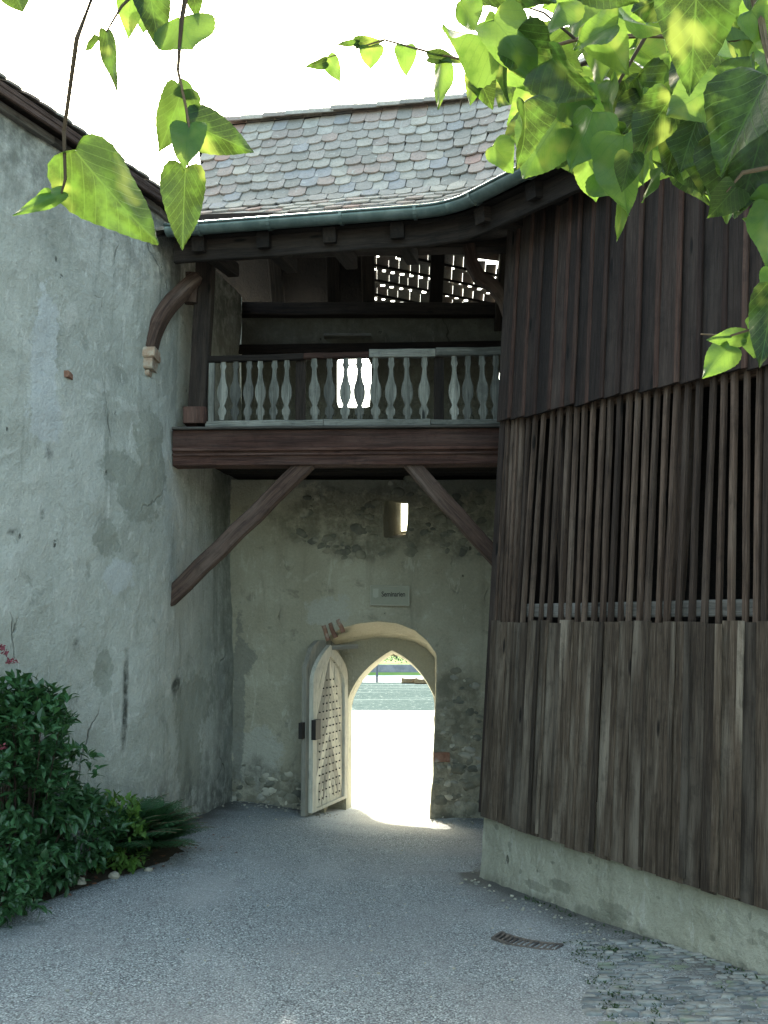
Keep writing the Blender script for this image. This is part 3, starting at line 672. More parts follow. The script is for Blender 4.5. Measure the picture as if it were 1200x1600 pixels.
def ridge(mb, pts, r=.11):
    L = 0
    for a, b in zip(pts[:-1], pts[1:]):
        n = max(1, int((b - a).length / .34))
        for i in range(n):
            p, q = a.lerp(b, i / n), a.lerp(b, (i + 1.12) / n); t = (q - p).normalized(); sd = t.cross(V((0, 0, 1))).normalized(); vs = []; K = 8; jz = R(-.008, .008)
            for (c, rr) in ((p, r * 1.08), (q, r * .95)):
                for th in [math.pi * k_ / K for k_ in range(K + 1)]: vs.append(c + sd * math.cos(th) * rr + V((0, 0, math.sin(th) * rr * .8 + jz)))
                for th in [math.pi * k_ / K for k_ in range(K, -1, -1)]: vs.append(c + sd * math.cos(th) * (rr - .015) + V((0, 0, math.sin(th) * (rr - .015) * .8 + jz)))
            m = 2 * (K + 1); fs = [(k_, (k_ + 1) % m, m + (k_ + 1) % m, m + k_) for k_ in range(m)]; fs += [tuple(range(m))[::-1], tuple(range(m, 2 * m))]; mb.add(vs, fs)

# eave line of gallery and timber building (smooth turn between)
E0, E1 = at(265, 358, 8.0), at(712, 325, 7.56); E2 = at(905, 231, 6.42); E3 = E2 + WD * 4.2
E0.z = E1.z = 4.95; E2.z = 4.9; E3.z = 4.9
Em1 = E0 + (E0 - E1).normalized() * .44
n1 = V((-(E1 - E0).y, (E1 - E0).x, 0)).normalized(); n1 = n1 if n1.y > 0 else -n1
n2 = -WN
d1, d2 = (E1 - Em1).normalized(), (E2 - E1).normalized(); n2b = V((-d2.y, d2.x, 0)).normalized()
path = [(Em1.lerp(E1, i / 12) , n1) for i in range(12)]
c0, c1 = E1 - d1 * .30, E1 + d2 * .30
path = [(p, n) for p, n in path if (p - Em1).length < (c0 - Em1).length]
for i in range(9):
    t = i / 8; path.append((c0.lerp(E1, t).lerp(E1.lerp(c1, t), t), n1.lerp(n2b, t).normalized()))
isplit = len(path) - 5
for i in range(1, 7): t = i / 6; path.append((c1.lerp(E2, t), n2b.lerp(n2, t).normalized()))
for i in range(1, 15): path.append((E2.lerp(E3, i / 14), n2))
PROF = [(0, 0), (.45, .265), (.88, .57), (1.1, .89), (1.75, 1.90)]
pg, pw = path[:isplit + 1], path[isplit:]

gal = thing('timber_gallery', 'dark timber gallery with grey balusters under a tiled roof over the gateway', 'gallery', (0, 8.5, 3))
twb = thing('timber_building', 'dark board clad barn with open slat screen along the right of the yard', 'building', (1.5, 6, 0))
for pth, par, tag_ in ((pg, gal, 0), (pw, twb, 1)):
    mb = MB(); tiles(mb, pth, PROF, .162, .165, lst=None if tag_ else (lambda o: max(0, (o - .95)) * .40))
    roof = mb.build('roof_tiles', M['tile'], par)
    mb = MB(); deck(mb, [(p + (d1 * .2 if not tag_ and i_ == 0 else V((0, 0, 0))), n_) for i_, (p, n_) in enumerate(pth)], PROF, -.05); mb.build('roof_deck', M['beam_dark'], par)
    rp = [p + V((0, 0, PROF[-1][1] + .01)) for p in offs(pth, PROF[-1][0] + .02)]
    if not tag_: rp = [rp[0] + (rp[1] - rp[0]).normalized() * .30] + [p for p in rp if (p - rp[0]).length > .34]
    roofpath = pth; pth = pth if tag_ else [(E0, n1)] + [q for q in pth if q[0].x > E0.x + .02]
    mb = MB(); ridge(mb, rp); mb.build('ridge_tiles', M['tile'], par)
    # gutter: half-round channel hung in front of the tiles
    ring = []; r = .072
    for i in range(9): th = math.pi + math.pi * i / 8; ring.append((math.cos(th) * r, math.sin(th) * r))
    ring = [(-r - .012, .0), (-r - .01, .014), (-r + .004, .012)] [::-1] [:0] + ring
    inner = [(x * .9, y * .9 + .002) for x, y in ring][::-1]; sec = ring + inner; m = len(sec); vs = []; fs = []
    for (P, N) in pth:
        c = P - N * .055 + V((0, 0, -.005)); vs += [c + N * x + V((0, 0, y)) for x, y in sec]
    for i in range(len(pth) - 1):
        for k_ in range(m): fs.append((i * m + k_, i * m + (k_ + 1) % m, (i + 1) * m + (k_ + 1) % m, (i + 1) * m + k_))
    fs += [tuple(range(m))]; mb = MB(); mb.add(vs, fs)
    mb.tube([P - N * .13 + V((0, 0, -.002)) for P, N in pth], .011, 6)
    gut = mb.build('gutter', M['gutter'], par, True)
    nxt = .3; acc = 0
    for (P, N), (Q, N_) in zip(pth[:-1], pth[1:]):
        l = (Q - P).length
        while nxt < acc + l:
            t = (nxt - acc) / l; p = P.lerp(Q, t); nn = N.lerp(N_, t); T = (Q - P).normalized()
            arc = [p - nn * .055 + nn * math.cos(th) * .079 + V((0, 0, math.sin(th) * .079 - .005)) for th in [math.pi + math.pi * i / 8 for i in range(9)]]
            mb = MB(); mb.path(arc, .028, .006, T.cross(nn), 0, .001); mb.build('gutter_bracket', M['gutter'], gut)
            nxt += .62
        acc += l
    # soffit boards and rafter feet
    mb = MB(); deck(mb, pth, [(.02, -.03), (1.0, .12)], -.03); mb.build('soffit', M['beam_dark'], par)
    mb = MB(); mb.path([P + N * .13 + V((0, 0, -.15)) for P, N in pth], .05, .19, V((0, 0, 1)), .003, .006); mb.build('eave_board', M['beam_dark'], par)
    mb = MB(); acc = 0; nxt = .25
    for (P, N), (Q, N_) in zip(pth[:-1], pth[1:]):
        l = (Q - P).length
        while nxt < acc + l:
            t = (nxt - acc) / l; p = P.lerp(Q, t); nn = N.lerp(N_, t).normalized(); mb.beam(p + nn * .03 + V((0, 0, -.125)), p + nn * .95 + V((0, 0, -.02)), .11, .13, n=3); nxt += .58
        acc += l
    mb.build('rafter_feet', M['beam_dark'], par)
# rear slopes
RY = 9.68; RZ = 6.84
mb = MB()
ra = [p + V((0, 0, PROF[-1][1])) for p in offs(pw, PROF[-1][0] + .03)]; rb = [p + N * 2.6 + V((0, 0, -2.0)) for p, (q, N) in zip(ra, pw)]
n = len(ra); mb.add(ra + rb, [(i, i + 1, n + i + 1, n + i) for i in range(n - 1)]); mb.build('rear_roof', M['tile'], twb)
rx0 = -2.5; ridge_l = [p + V((0, 0, PROF[-1][1])) for p in offs(pg, PROF[-1][0])]
def ridge_at(x):
    for a, b in zip(ridge_l[:-1], ridge_l[1:]):
        if a.x <= x <= b.x: return a.lerp(b, (x - a.x) / (b.x - a.x))
    return ridge_l[0] if x < ridge_l[0].x else ridge_l[-1]
RS = (RZ - 5.0) / (11.75 - RY)
def rear(x, Y): rg = ridge_at(x); return V((x, Y, rg.z - .02 - RS * (Y - rg.y) - .0))
def rear_hit(px, py):
    d = ray(px, py); Y = 9.6
    while Y < 12.5:
        p = CAM + d * (Y / d.y)
        if p.z > rear(p.x, Y).z: return p
        Y += .005
    return p
# closed, boarded part on the left and above; tiled bays with gaps on the right
q0 = rear_hit(578, 440); q1 = rear_hit(792, 440); yt = rear_hit(680, 398).y; yb = rear_hit(680, 462).y; yb2 = rear_hit(680, 489).y
mb = MB()
def slab(x0, x1, y0, y1, m=mb, th=.03):
    P = []
    for x, y in ((x0, y0), (x1, y0), (x1, y1), (x0, y1)): P.append(rear(x, y) if y > ridge_at(x).y else V((x, ridge_at(x).y, ridge_at(x).z - .02)))
    m.prism(P, V((0, 0, th)))
slab(-2.02, q0.x, 9.4, 11.42); slab(q0.x, 3.2, 9.3, yt)
mb.build('rear_boarding', M['beam_dark'], gal)
mb = MB(); mb.prism([V((q0.x - .2, 9.98, 5.66)), V((q1.x + .8, 9.98, 5.66)), V((q1.x + .8, 9.98, 6.5)), V((q0.x - .2, 9.98, 6.5))], V((0, .03, 0))); mb.build('sun_blocker', M['beam_dark'], gal)  # unseen board added only to stop sun coming through the tile gaps
mb = MB()
yy_ = yt - .02; r = 0
while yy_ < 11.36:
    for (y0_, y1_, open_) in ((yy_ - .01, yy_ + .104, 0), (yy_ + .100, yy_ + .146, 1)):
        x = q0.x - .06 + (r % 2) * .03
        while x < q1.x + .5:
            wv = .066 + R(-.008, .008) if open_ else R(.1, .15); gap = (.044 + R(-.01, .008) if random.random() > .05 + (.3 if r == 0 else 0) else 0) if open_ else .001
            a, b = rear(x, y0_), rear(x, y1_); t = V((wv, 0, 0)); dz__ = V((0, 0, .010 if open_ else 0)); mb.prism([a + dz__, a + t + dz__, b + t + dz__, b + dz__], V((0, 0, .012))); x += wv + gap
    yy_ += .140; r += 1
mb.build('rear_tiles', M['tile'], gal)
mb = MB()
yy_ = yt + .02
while yy_ < 11.36: mb.beam(rear(q0.x - .1, yy_) - V((0, 0, .02)), rear(q1.x + .5, yy_) - V((0, 0, .02)), .03, .025, n=5, jit=.003); yy_ += .140
mb.build('roof_lath', M['beam_dark'], gal)
for px in (575, 683, 790, 430, 520):
    mb = MB(); a = rear_hit(px, 399); x = a.x; mb.beam(rear(x, ridge_at(x).y + .1) - V((0, 0, .10)), rear(x, 11.36) - V((0, 0, .10)), .15, .15, V((1, 0, 0)), n=5); mb.build('rafter', M['beam_dark'], gal)
pur = rear_hit(680, 473); mb = MB(); mb.beam(V((-1.9, pur.y - .14, pur.z - .14)), V((2.6, pur.y - .14, pur.z - .14)), .15, .15, n=10); mb.build('purlin', M['beam_dark'], gal)
mb = MB(); a = at(328, 549, GI - .12); b = at(800, 541, GI - .12); mb.beam(a + V((-.3, 0, 0)), b + V((1, 0, .02)), .10, .11, n=10); mb.build('wall_rail', M['beam_dark'], gal)

# floor, beams, post, braces
BY = 8.5
u0, u1 = at(281, 672, BY), at(790, 668, BY); l0, l1 = at(284, 716, BY), at(790, 711, BY)
mb = MB(); za, zc = at(400, 672, BY).z, at(400, 701, BY).z; mb.beam(V((-1.90, BY + .1, (za + zc) / 2)), V((2.4, BY + .1, (za + zc) / 2 + .03)), .20, za - zc, n=14, jit=.003); mb.build('floor_beam', M['beam_red'], gal)
mb = MB(); zd = at(400, 728, BY + .02).z; mb.beam(V((-1.90, BY + .13, (zc + zd) / 2)), V((2.4, BY + .13, (zc + zd) / 2 + .03)), .20, zc - zd - .006, n=14, jit=.003)
mb.beam(V((-1.90, BY + .012, zc - .008)), V((2.4, BY + .012, zc + .022)), .03, .03, n=14, jit=.001); mb.beam(V((-1.90, BY + .02, zc - .055)), V((2.4, BY + .02, zc - .025)), .03, .02, n=14, jit=.001)
mb.build('lower_beam', M['beam_red'], gal)
mb = MB(); mb.beam(V((-1.9, BY + .03, za + .012)), V((2.4, BY + .03, za + .042)), .16, .022, n=10, jit=.002); mb.build('floor_edge_board', M['rail_pale'], gal)
mb = MB()
for i in range(14): y = BY + .25 + i * .18; mb.beam(V((-1.95, y, zd + .2)), V((2.6, y, zd + .22)), .172, .03, n=4, jit=.003)
mb.build('floor_boards', M['beam_dark'], gal)
mb = MB(); pz0, pz1 = at(314, 664, BY + .12).z, at(314, 400, BY + .12).z; X = at(314, 560, BY + .12).x; mb.beam(V((X - .02, BY + .12, pz0)), V((X + .03, BY + .12, pz1)), .16, .15, V((0, 1, 0)), n=6); mb.build('post', M['beam_dark'], gal)
mb = MB(); mb.beam(V((X - .03, BY + .11, pz0)), V((X - .03, BY + .11, pz0 + .15)), .21, .19, V((0, 1, 0)), n=2, ch=.015); mb.build('post_base', M['beam_red'], gal)
mb = MB(); z_ = at(500, 384, BY + .1).z; mb.beam(V((-2.05, BY + .14, z_)), V((2.4, BY - .0, z_ + .05)), .18, .2, n=10); mb.beam(V((-2.05, BY - .12, z_ + .10)), V((1.2, BY - .3, z_ + .12)), .14, .15, n=10); mb.build('wall_plate', M['beam_dark'], gal)
mb = MB(); mb.beam(V((1.24, BY + .12, pz0)), V((1.26, BY + .12, pz1 + .15)), .17, .15, V((0, 1, 0)), n=5); mb.build('post', M['beam_dark'], gal)
mb = MB(); mb.beam(V((-2.0, BY + .06, 1)), V((-2.0, BY + .06, 1.02)), .02, .02, n=1); 
def bez(a, b, c, n=10): return [a.lerp(b, i / n).lerp(b.lerp(c, i / n), i / n) for i in range(n + 1)]
mb = MB(); mb.path(bez(corb + V((-.0, .03, .1)), at(246, 480, 8.2), at(306, 440, BY + .06)) , .11, .17, V((0, 1, 0)), .003, .012); mb.beam(at(298, 474, BY + .05), at(302, 428, BY + .05), .12, .1, V((0, 1, 0)), n=3); mb.build('curved_brace', M['brace'], gal)
mb = MB(); mb.path([at(732, 384, BY), at(738, 412, BY), at(748, 432, BY), at(770, 446, BY), at(788, 470, BY), at(802, 510, BY)], .11, .12, V((0, 1, 0)), .003, .012); mb.build('curved_brace', M['brace'], gal)
mb = MB(); p0 = at(272, 928, BY + .1); p1 = at(482, 722, BY + .14); mb.beam(p0 - (p1 - p0) * .06, p1, .15, .145, V((0, 1, 0)), n=8, jit=.006, ch=.014); mb.build('brace', M['brace'], gal)
mb = MB(); mb.beam(at(790, 890, BY + .1), at(640, 722, BY + .14), .14, .13, V((0, 1, 0)), n=8, jit=.006, ch=.014); mb.build('brace', M['brace'], gal)
# balustrade
QY = BY + .08
def hbar(name, xa, ya, xb, yb_, h, d, mat, y=QY):
    m = MB(); m.beam(at(xa, ya, y), at(xb, yb_, y), d, h, n=5, jit=.003); return m.build(name, M[mat], gal)
hbar('bottom_rail', 322, 664, 505, 662, .06, .08, 'baluster'); hbar('bottom_rail', 506, 662, 672, 661, .065, .08, 'baluster'); hbar('bottom_rail', 673, 661, 805, 660, .05, .08, 'baluster')
hbar('hand_rail', 326, 562, 474, 558, .055, .07, 'beam_dark'); hbar('hand_rail', 475, 557, 576, 555, .05, .07, 'beam_red'); hbar('hand_rail', 577, 553, 680, 552, .075, .07, 'baluster'); hbar('hand_rail', 681, 551, 805, 549, .075, .07, 'baluster')
mb = MB(); mb.beam(at(330, 660, QY - .02), at(331, 568, QY - .02), .055, .05, V((0, 1, 0)), n=3); mb.build('end_board', M['baluster'], gal)
BP = [(0, .022), (.07, .026), (.10, .040), (.16, .043), (.20, .028), (.24, .020), (.30, .034), (.38, .050), (.46, .053), (.54, .047), (.62, .030), (.72, .021), (.82, .018), (.88, .032), (.92, .024), (1, .024)]
for i, px in enumerate((347, 367, 387, 407, 427, 447, 492, 515, 539, 562, 587, 610, 637, 662, 710, 730, 755, 775)):
    b0, b1 = at(px, 657, QY), at(px, 562 - i * .4, QY); hgt = b1.z - b0.z; sc = .9 if i < 6 else 1.0; tw = R(-.012, .012)
    P = [b0 + V((w_ * sc + tw * t, 0, t * hgt)) for t, w_ in BP] + [b0 + V((-w_ * sc + tw * t, 0, t * hgt)) for t, w_ in reversed(BP)]
    m = MB(); m.prism([p - V((0, .016, 0)) for p in P], V((0, .034, 0))); m.build('baluster', M['baluster'], gal)
for px in (470, 686): m = MB(); m.beam(at(px, 662, QY + .06), at(px, 555, QY + .06), .09, .07, V((0, 1, 0)), n=3); m.build('newel', M['beam_dark'], gal)

# ------------------------------------------------------------------ left building roof
lpath = []
for i in range(24):
    Y = 8.75 - i * .62; Y2 = Y - .1; a, b = V((lx(Y, 5.2), Y, 0)), V((lx(Y2, 5.2), Y2, 0)); d = (b - a).normalized(); N = V((-d.y, d.x, 0)); N = N if N.x < 0 else -N
    lpath.append((a - N * .16 + V((0, 0, 5.30 if i else 5.27)), N))
lpath = lpath[::-1]; LPROF = [(0, 0), (.5, .26), (3.2, 2.2)]
mb = MB(); tiles(mb, lpath, LPROF, .165, .17); mb.build('roof_tiles', M['tile'], lb)
mb = MB(); deck(mb, lpath, LPROF, -.05); deck(mb, lpath, [(.0, -.03), (.30, -.03)], -.02); mb.build('roof_deck', M['beam_dark'], lb)
mb = MB()
for (P, N), (Q, N_) in zip(lpath[:-1], lpath[1:]): mb.beam(P + N * .02 + V((0, 0, -.05)), Q + N_ * .02 + V((0, 0, -.05)), .03, .09, n=2, jit=.003)
mb.build('eave_board', M['brace'], lb)
mb = MB()
for (P, N), (Q, N_) in zip(lpath[:-1], lpath[1:]): mb.beam(P + N * .13 + V((0, 0, -.11)), Q + N_ * .13 + V((0, 0, -.11)), .05, .06, n=2, jit=.003)
mb.build('eave_moulding', M['rail_pale'], lb)

# ------------------------------------------------------------------ timber building on the right
SE = 5.4
def plinth_fn(u, v):
    s = -.02 + (SE + .02) * u; zt_ = .12 + .015 * fbm((s, 0, 0), 2); p = wood_pt(s, .1); zg = gz(p.x, p.y) - .15
    z = zg + (zt_ - zg) * v; t = 1 - v; q = wood_pt(s, .1, -.025 + .10 * t ** 2.2 + .012 * fbm((s, z, 0), 2.2, 1) + .008 * fbm((s, z, 0), 8, 2)); q.z = z; return q
PIT = [(R(.1, 3.2), R(-.25, .05), R(.012, .035), R(.01, .028)) for _ in range(16)] + [(R(.5, 3.2), R(-.3, -.12), R(.1, .2), R(.03, .06)) for _ in range(5)]
def pmask(p):
    d = max(0, min(1, (.06 - (p.z - gz(p.x, p.y)) + .05 * fbm(p, 6, 3)) / .12)); e = max(0, min(1, (fbm(p, 1.7, 8) - .25) * 3)); top = max(0, min(1, (p.z - .06) / .08))
    s_ = (p - A0).dot(WD); b = max(max(0, min(1, 1 - .5 * math.hypot((s_ - q[0]) / q[2], (p.z - q[1]) / q[3]))) for q in PIT); return (min(.5, e * .55), b, max(d, top * .7))
mb = MB(); mb.grid(plinth_fn, 270, 30, mask=pmask)
c0_ = plinth_fn(0, 0); 
mb.grid(lambda u, v: plinth_fn(0, v) + (-WN) * (4.2 * u) * (1 if u > 0 else 0), 8, 10, flip=True, mask=pmask)
mb.build('plinth', M['plaster_plinth'], twb, True)
UPL = [(790, 657), (900, 633), (1000, 612), (1090, 592), (1200, 571)]
upl = [wood_hit(x, y, .03) for x, y in UPL]
def up_line(s):
    if s <= upl[0][0]: return upl[0][1]
    for (a, za_), (b, zb_) in zip(upl[:-1], upl[1:]):
        if a <= s <= b: return za_ + (zb_ - za_) * (s - a) / (b - a)
    return upl[-1][1]
# lower planks
mb = MB(); s = 0.0
while s < SE:
    wd = R(.09, .16); lean = .0
    zt_ = 1.585 + R(-.012, .012); zb_ = .10 + R(-.009, .006); off = R(.012, .03)
    a, b = wood_pt(s + wd / 2, zb_, off), wood_pt(s + wd / 2 + R(-.006, .02), zt_, off)
    mb.beam(a, b, wd - .006, .024, WN, n=5, jit=.002, ch=.004)
    if random.random() < .55:
        a, b = wood_pt(s + wd, zb_ + R(0, .04), off + .02), wood_pt(s + wd + R(-.004, .015), zt_, off + .02); mb.beam(a, b, R(.025, .05), .016, WN, n=4, jit=.002, ch=.003)
    s += wd
mb.build('lower_planks', M['plank'], twb)
# upper cladding
mb = MB(); m2 = MB(); s = -.02
while s < SE:
    wd = R(.13, .2); zb_ = up_line(s + wd / 2) + R(-.012, .006); off = R(.035, .05); zt_ = 5.25
    a, b = wood_pt(s + wd / 2, zb_, off), wood_pt(s + wd / 2, zt_, off); mb.beam(a, b, wd - .004, .024, WN, n=6, jit=.002, ch=.004)
    a, b = wood_pt(s + wd, zb_ - R(0, .01), off + .02), wood_pt(s + wd, zt_, off + .02); m2.beam(a, b, .04, .018, WN, n=5, jit=.002, ch=.004); s += wd
mb.build('upper_cladding', M['clad_dark'], twb); m2.build('cover_battens', M['batten'], twb)
# slats
SL = [(128, 262, 90), (142, 260, 105), (158, 255, 125), (180, 250, 142), (196, 248, 158), (228, 240, 172), (262, 236, 212), (298, 225, 240), (330, 216, 276), (366, 205, 335), (400, 195, 352), (434, 190, 404), (466, 180, 432), (506, 170, 468), (542, 160, 508), (586, 150, 548), (620, 148, 578), (652, 150, 606), (686, 128, 668), (738, 118, 700), (778, 98, 732), (820, 95, 765), (866, 85, 828), (908, 70, 884), (965, 100, 928), (1014, 90, 982), (1062, 35, 1048), (1116, 45, 1100), (1162, 45, 1152), (1200, 30, 1190)]
def sm(L): return [L[0]] + [(a + 2 * b + c) / 4 for a, b, c in zip(L[:-2], L[1:-1], L[2:])] + [L[-1]]
TX, TY, BX = (sm(sm([q[j] for q in SL])) for j in range(3)); NS = 31; SL2 = []
for i in range(NS):
    f_ = i * (len(SL) - 1) / (NS - 1); j = min(int(f_), len(SL) - 2); t = f_ - j; SL2.append((TX[j] + (TX[j + 1] - TX[j]) * t + R(-3, 3), TY[j] + (TY[j + 1] - TY[j]) * t, BX[j] + (BX[j + 1] - BX[j]) * t + R(-3, 3)))
mb = MB()
last = None
for i, (tx, ty, bx_) in enumerate(SL2):
    st, zt_ = wood_hit(740 + tx / 2.609, 560 + ty / 2.609, .0); sb, zb_ = wood_hit(740 + bx_ / 2.609, 975, .0)
    wd = R(.031, .038)
    mb.beam(wood_pt(sb, 1.56, R(-.012, .006)), wood_pt(st, max(zt_, up_line(st)) + .02 + R(-.02, .03), R(-.012, .006)), wd, R(.028, .036), WN, n=5, jit=.0015, ch=.003); last = (sb, st)
sb, st = last
lean_ = st - sb
while sb < SE - .1: sb += R(.068, .085); st = sb + lean_; mb.beam(wood_pt(sb, 1.56), wood_pt(st, 3.0), .036, .032, WN, n=5, jit=.003, ch=.003)
mb.build('slat_screen', M['slat'], twb)
mb = MB(); mb.path([wood_pt(i * SE / 12, 1.665, -.045) for i in range(13)], .05, .10, V((0, 0, 1)), .003, .006); mb.build('sill_rail', M['rail_pale'], twb)
mb = MB(); mb.path([wood_pt(i * SE / 12, up_line(i * SE / 12) + .03, -.06) for i in range(13)], .06, .12, V((0, 0, 1)), .003, .006); mb.build('head_rail', M['slat'], twb)
for (tx, bx_) in ((352, 395), (868, 800)):
    m = MB(); s1_, z1_ = wood_hit(740 + tx / 2.609, 660, -.1); s2_, z2_ = wood_hit(740 + bx_ / 2.609, 960, -.1); m.beam(wood_pt(s2_, 1.5, -.11), wood_pt(s1_, 3.15, -.11), .11, .1, WN, n=5); m.build('inner_post', M['slat'], twb)
# dark interior: back wall, floor, ceiling, end walls
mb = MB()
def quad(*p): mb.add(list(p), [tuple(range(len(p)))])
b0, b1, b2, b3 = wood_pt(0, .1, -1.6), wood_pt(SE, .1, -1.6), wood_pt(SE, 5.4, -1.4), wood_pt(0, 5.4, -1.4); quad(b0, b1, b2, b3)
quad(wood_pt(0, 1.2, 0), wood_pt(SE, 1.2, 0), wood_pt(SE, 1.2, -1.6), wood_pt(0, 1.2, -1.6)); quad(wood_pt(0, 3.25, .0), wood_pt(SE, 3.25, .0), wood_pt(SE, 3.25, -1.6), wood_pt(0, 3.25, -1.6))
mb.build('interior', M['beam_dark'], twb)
for e_s, fl in ((-.0, 1), (SE, -1)):
    x = 0.0; mb = MB()
    while x < 4.2:
        a, b = wood_pt(e_s, .1, -x - .09), wood_pt(e_s, 5.3, -x - .09 + .0); mb.beam(a, b, .175, .03, WD, n=4, jit=.003); x += .18
    mb.build('end_boards', M['clad_dark'], twb)
mb = MB(); mb.beam(wood_pt(.0, .12, -.01), wood_pt(0.0, 5.2, -.01), .07, .07, WN, n=6, jit=.003); mb.build('corner_post', M['clad_dark'], twb)
mb = MB(); mb.add([wood_pt(0, .1, -4.2), wood_pt(SE, .1, -4.2), wood_pt(SE, 5.4, -4.2), wood_pt(0, 5.4, -4.2)], [(3, 2, 1, 0)]); mb.build('back_wall', M['clad_dark'], twb)

# ------------------------------------------------------------------ cobbles, drain, moss
mb = MB(); y = 5.86
while y > 2.6:
    x = 1.02 + .10 * math.sin(y * 5) + max(0, (y - 5.3)) * .25; rowh = R(.034, .055)
    while x < 3.6:
        wd = R(.06, .15); p = V((x + wd / 2, y + R(-.008, .008), 0)); dist = (p - A0).dot(WN) - .03
        if dist > .02:
            z = gz(p.x, p.y) + .004; hx, hy = wd / 2 - .006, rowh / 2 - .004; hgt = R(.002, .013); a0 = R(-.12, .12); vs = []
            for (k1, hz) in ((1.0, -.03), (1.0, hgt * .6), (.84, hgt)):
                for i in range(10):
                    th = 2 * math.pi * i / 10; cx, cy = math.copysign(abs(math.cos(th)) ** .55, math.cos(th)) * hx * k1 * R(.9, 1.05), math.copysign(abs(math.sin(th)) ** .55, math.sin(th)) * hy * k1 * R(.9, 1.05)
                    vs.append(V((p.x + cx * math.cos(a0) - cy * math.sin(a0), p.y + cx * math.sin(a0) + cy * math.cos(a0), z + hz + R(-.003, .003))))
            fs = [(r * 10 + i, r * 10 + (i + 1) % 10, (r + 1) * 10 + (i + 1) % 10, (r + 1) * 10 + i) for r in range(2) for i in range(10)] + [tuple(20 + i for i in range(10))]
            if not (x < 1.25 and random.random() < .35): mb.add(vs, fs)
        x += wd
    y -= rowh
mb.build('cobbled_path', M['cobble'], None, True, kind='structure')
def blade_leaf(mb, b, d, n_, L, W, fold=.25, droop=.3, pc=None, segs=4, shape=None):
    d = d.normalized(); sd = d.cross(n_).normalized(); n_ = sd.cross(d).normalized(); vs, gs, fs = [], [], []
    shape = shape or (0, .75, 1.0, .7, 0); segs = len(shape) - 1
    for i in range(segs + 1):
        t = i / segs; c = b + d * (L * t) - n_ * (droop * L * t * t); w_ = W * shape[i] / 2
        vs += [c - sd * w_ + n_ * w_ * fold, c, c + sd * w_ + n_ * w_ * fold]; gs += [V((t, -1, 0)), V((t, 0, 0)), V((t, 1, 0))]
    for i in range(segs): a = i * 3; fs += [(a, a + 1, a + 4, a + 3), (a + 1, a + 2, a + 5, a + 4)]
    mb.add(vs, fs, gs, pc)
def rdir(zmin=-1, zmax=1):
    while True:
        v = V((R(-1, 1), R(-1, 1), R(zmin, zmax)))
        if .1 < v.length < 1: return v.normalized()
mb = MB()
for i in range(230):
    y = R(3.8, 5.85); x = 1.02 + abs(random.gauss(0, .30)); c = V((x, y, gz(x, y) + .005)); 
    if fbm((x, y, 0), 3, 4) < -.05 or (c - A0).dot(WN) < .1: continue
    for k_ in range(10): blade_leaf(mb, c + V((R(-.035, .035), R(-.035, .035), 0)), rdir(.1, 1), rdir(.3, 1), R(.008, .02), R(.005, .010))
for i in range(26):
    s = R(.6, 3.0); c = wood_pt(s, .1, .10); c.z = gz(c.x, c.y)
    for k_ in range(7): blade_leaf(mb, c + V((R(-.03, .03), R(-.03, .03), 0)), rdir(.2, 1), rdir(.2, 1), R(.015, .035), R(.006, .014))
mb.build('moss_tufts', M['moss'], None, False, kind='stuff')
# drain grate
d0, d1 = at(782, 1466, 6.0), at(878, 1476, 5.78); dc = (d0 + d1) / 2; dz_ = gz(dc.x, dc.y)
drain = thing('drain_grate', 'curved iron drain grate set in the gravel beside the cobbles', 'drain', (dc.x, dc.y, dz_))
mb = MB(); dd = (d1 - d0); dd.z = 0; Ld = dd.length; dd.normalize(); pn = V((-dd.y, dd.x, 0)); pn = pn if pn.y < 0 else -pn
def dpt(a, b, z): bow = .05 * (1 - (2 * a - 1) ** 2); return V((d0.x, d0.y, 0)) + dd * (Ld * a) + pn * (bow + b) + V((0, 0, gz(d0.x + dd.x * Ld * a, d0.y) + z))
for i in range(13):
    a = i / 12; mb.beam(dpt(a, -.01, .012), dpt(a, .10, .008), .014, .02, n=2, jit=.001, ch=.002)
mb.build('bars', M['iron_rust'], drain)
mb = MB()
for b_ in (-.015, .105): mb.path([dpt(i / 10, b_, .01) for i in range(11)], .016, .024, V((0, 0, 1)), .001, .002)
mb.build('rim', M['iron_rust'], drain)
mb = MB(); mb.add([dpt(i / 10, -.015, .0032) for i in range(11)] + [dpt(i / 10, .105, .0032) for i in range(11)], [(i, i + 1, 12 + i, 11 + i) for i in range(10)]); mb.build('pit', M['dark'], drain)  # flat black sheet under the bars, painting in the shade of the hole

mb = MB()
for i in range(330):
    k_ = random.random()
    if k_ < .4: x = R(-1.65, 1.0); y = 10.4 - abs(random.gauss(0, .16)) - .02; 
    elif k_ < .7: q = wood_pt(R(0, 3.2), .1, .12 + abs(random.gauss(0, .12))); x, y = q.x, q.y
    else: x = R(-1.6, 1.2); y = R(4.4, 9.8)
    if -.45 < x < .5 and y > 9.4: continue
    r_ = R(.006, .016) if k_ < .7 else R(.004, .011); mb.blob((x, y, gz(x, y) + r_ * .35), r_, i, 1, (1, R(.7, 1), .65), .3)
mb.build('scattered_stones', M['rubble_pale'], None, True, kind='stuff')
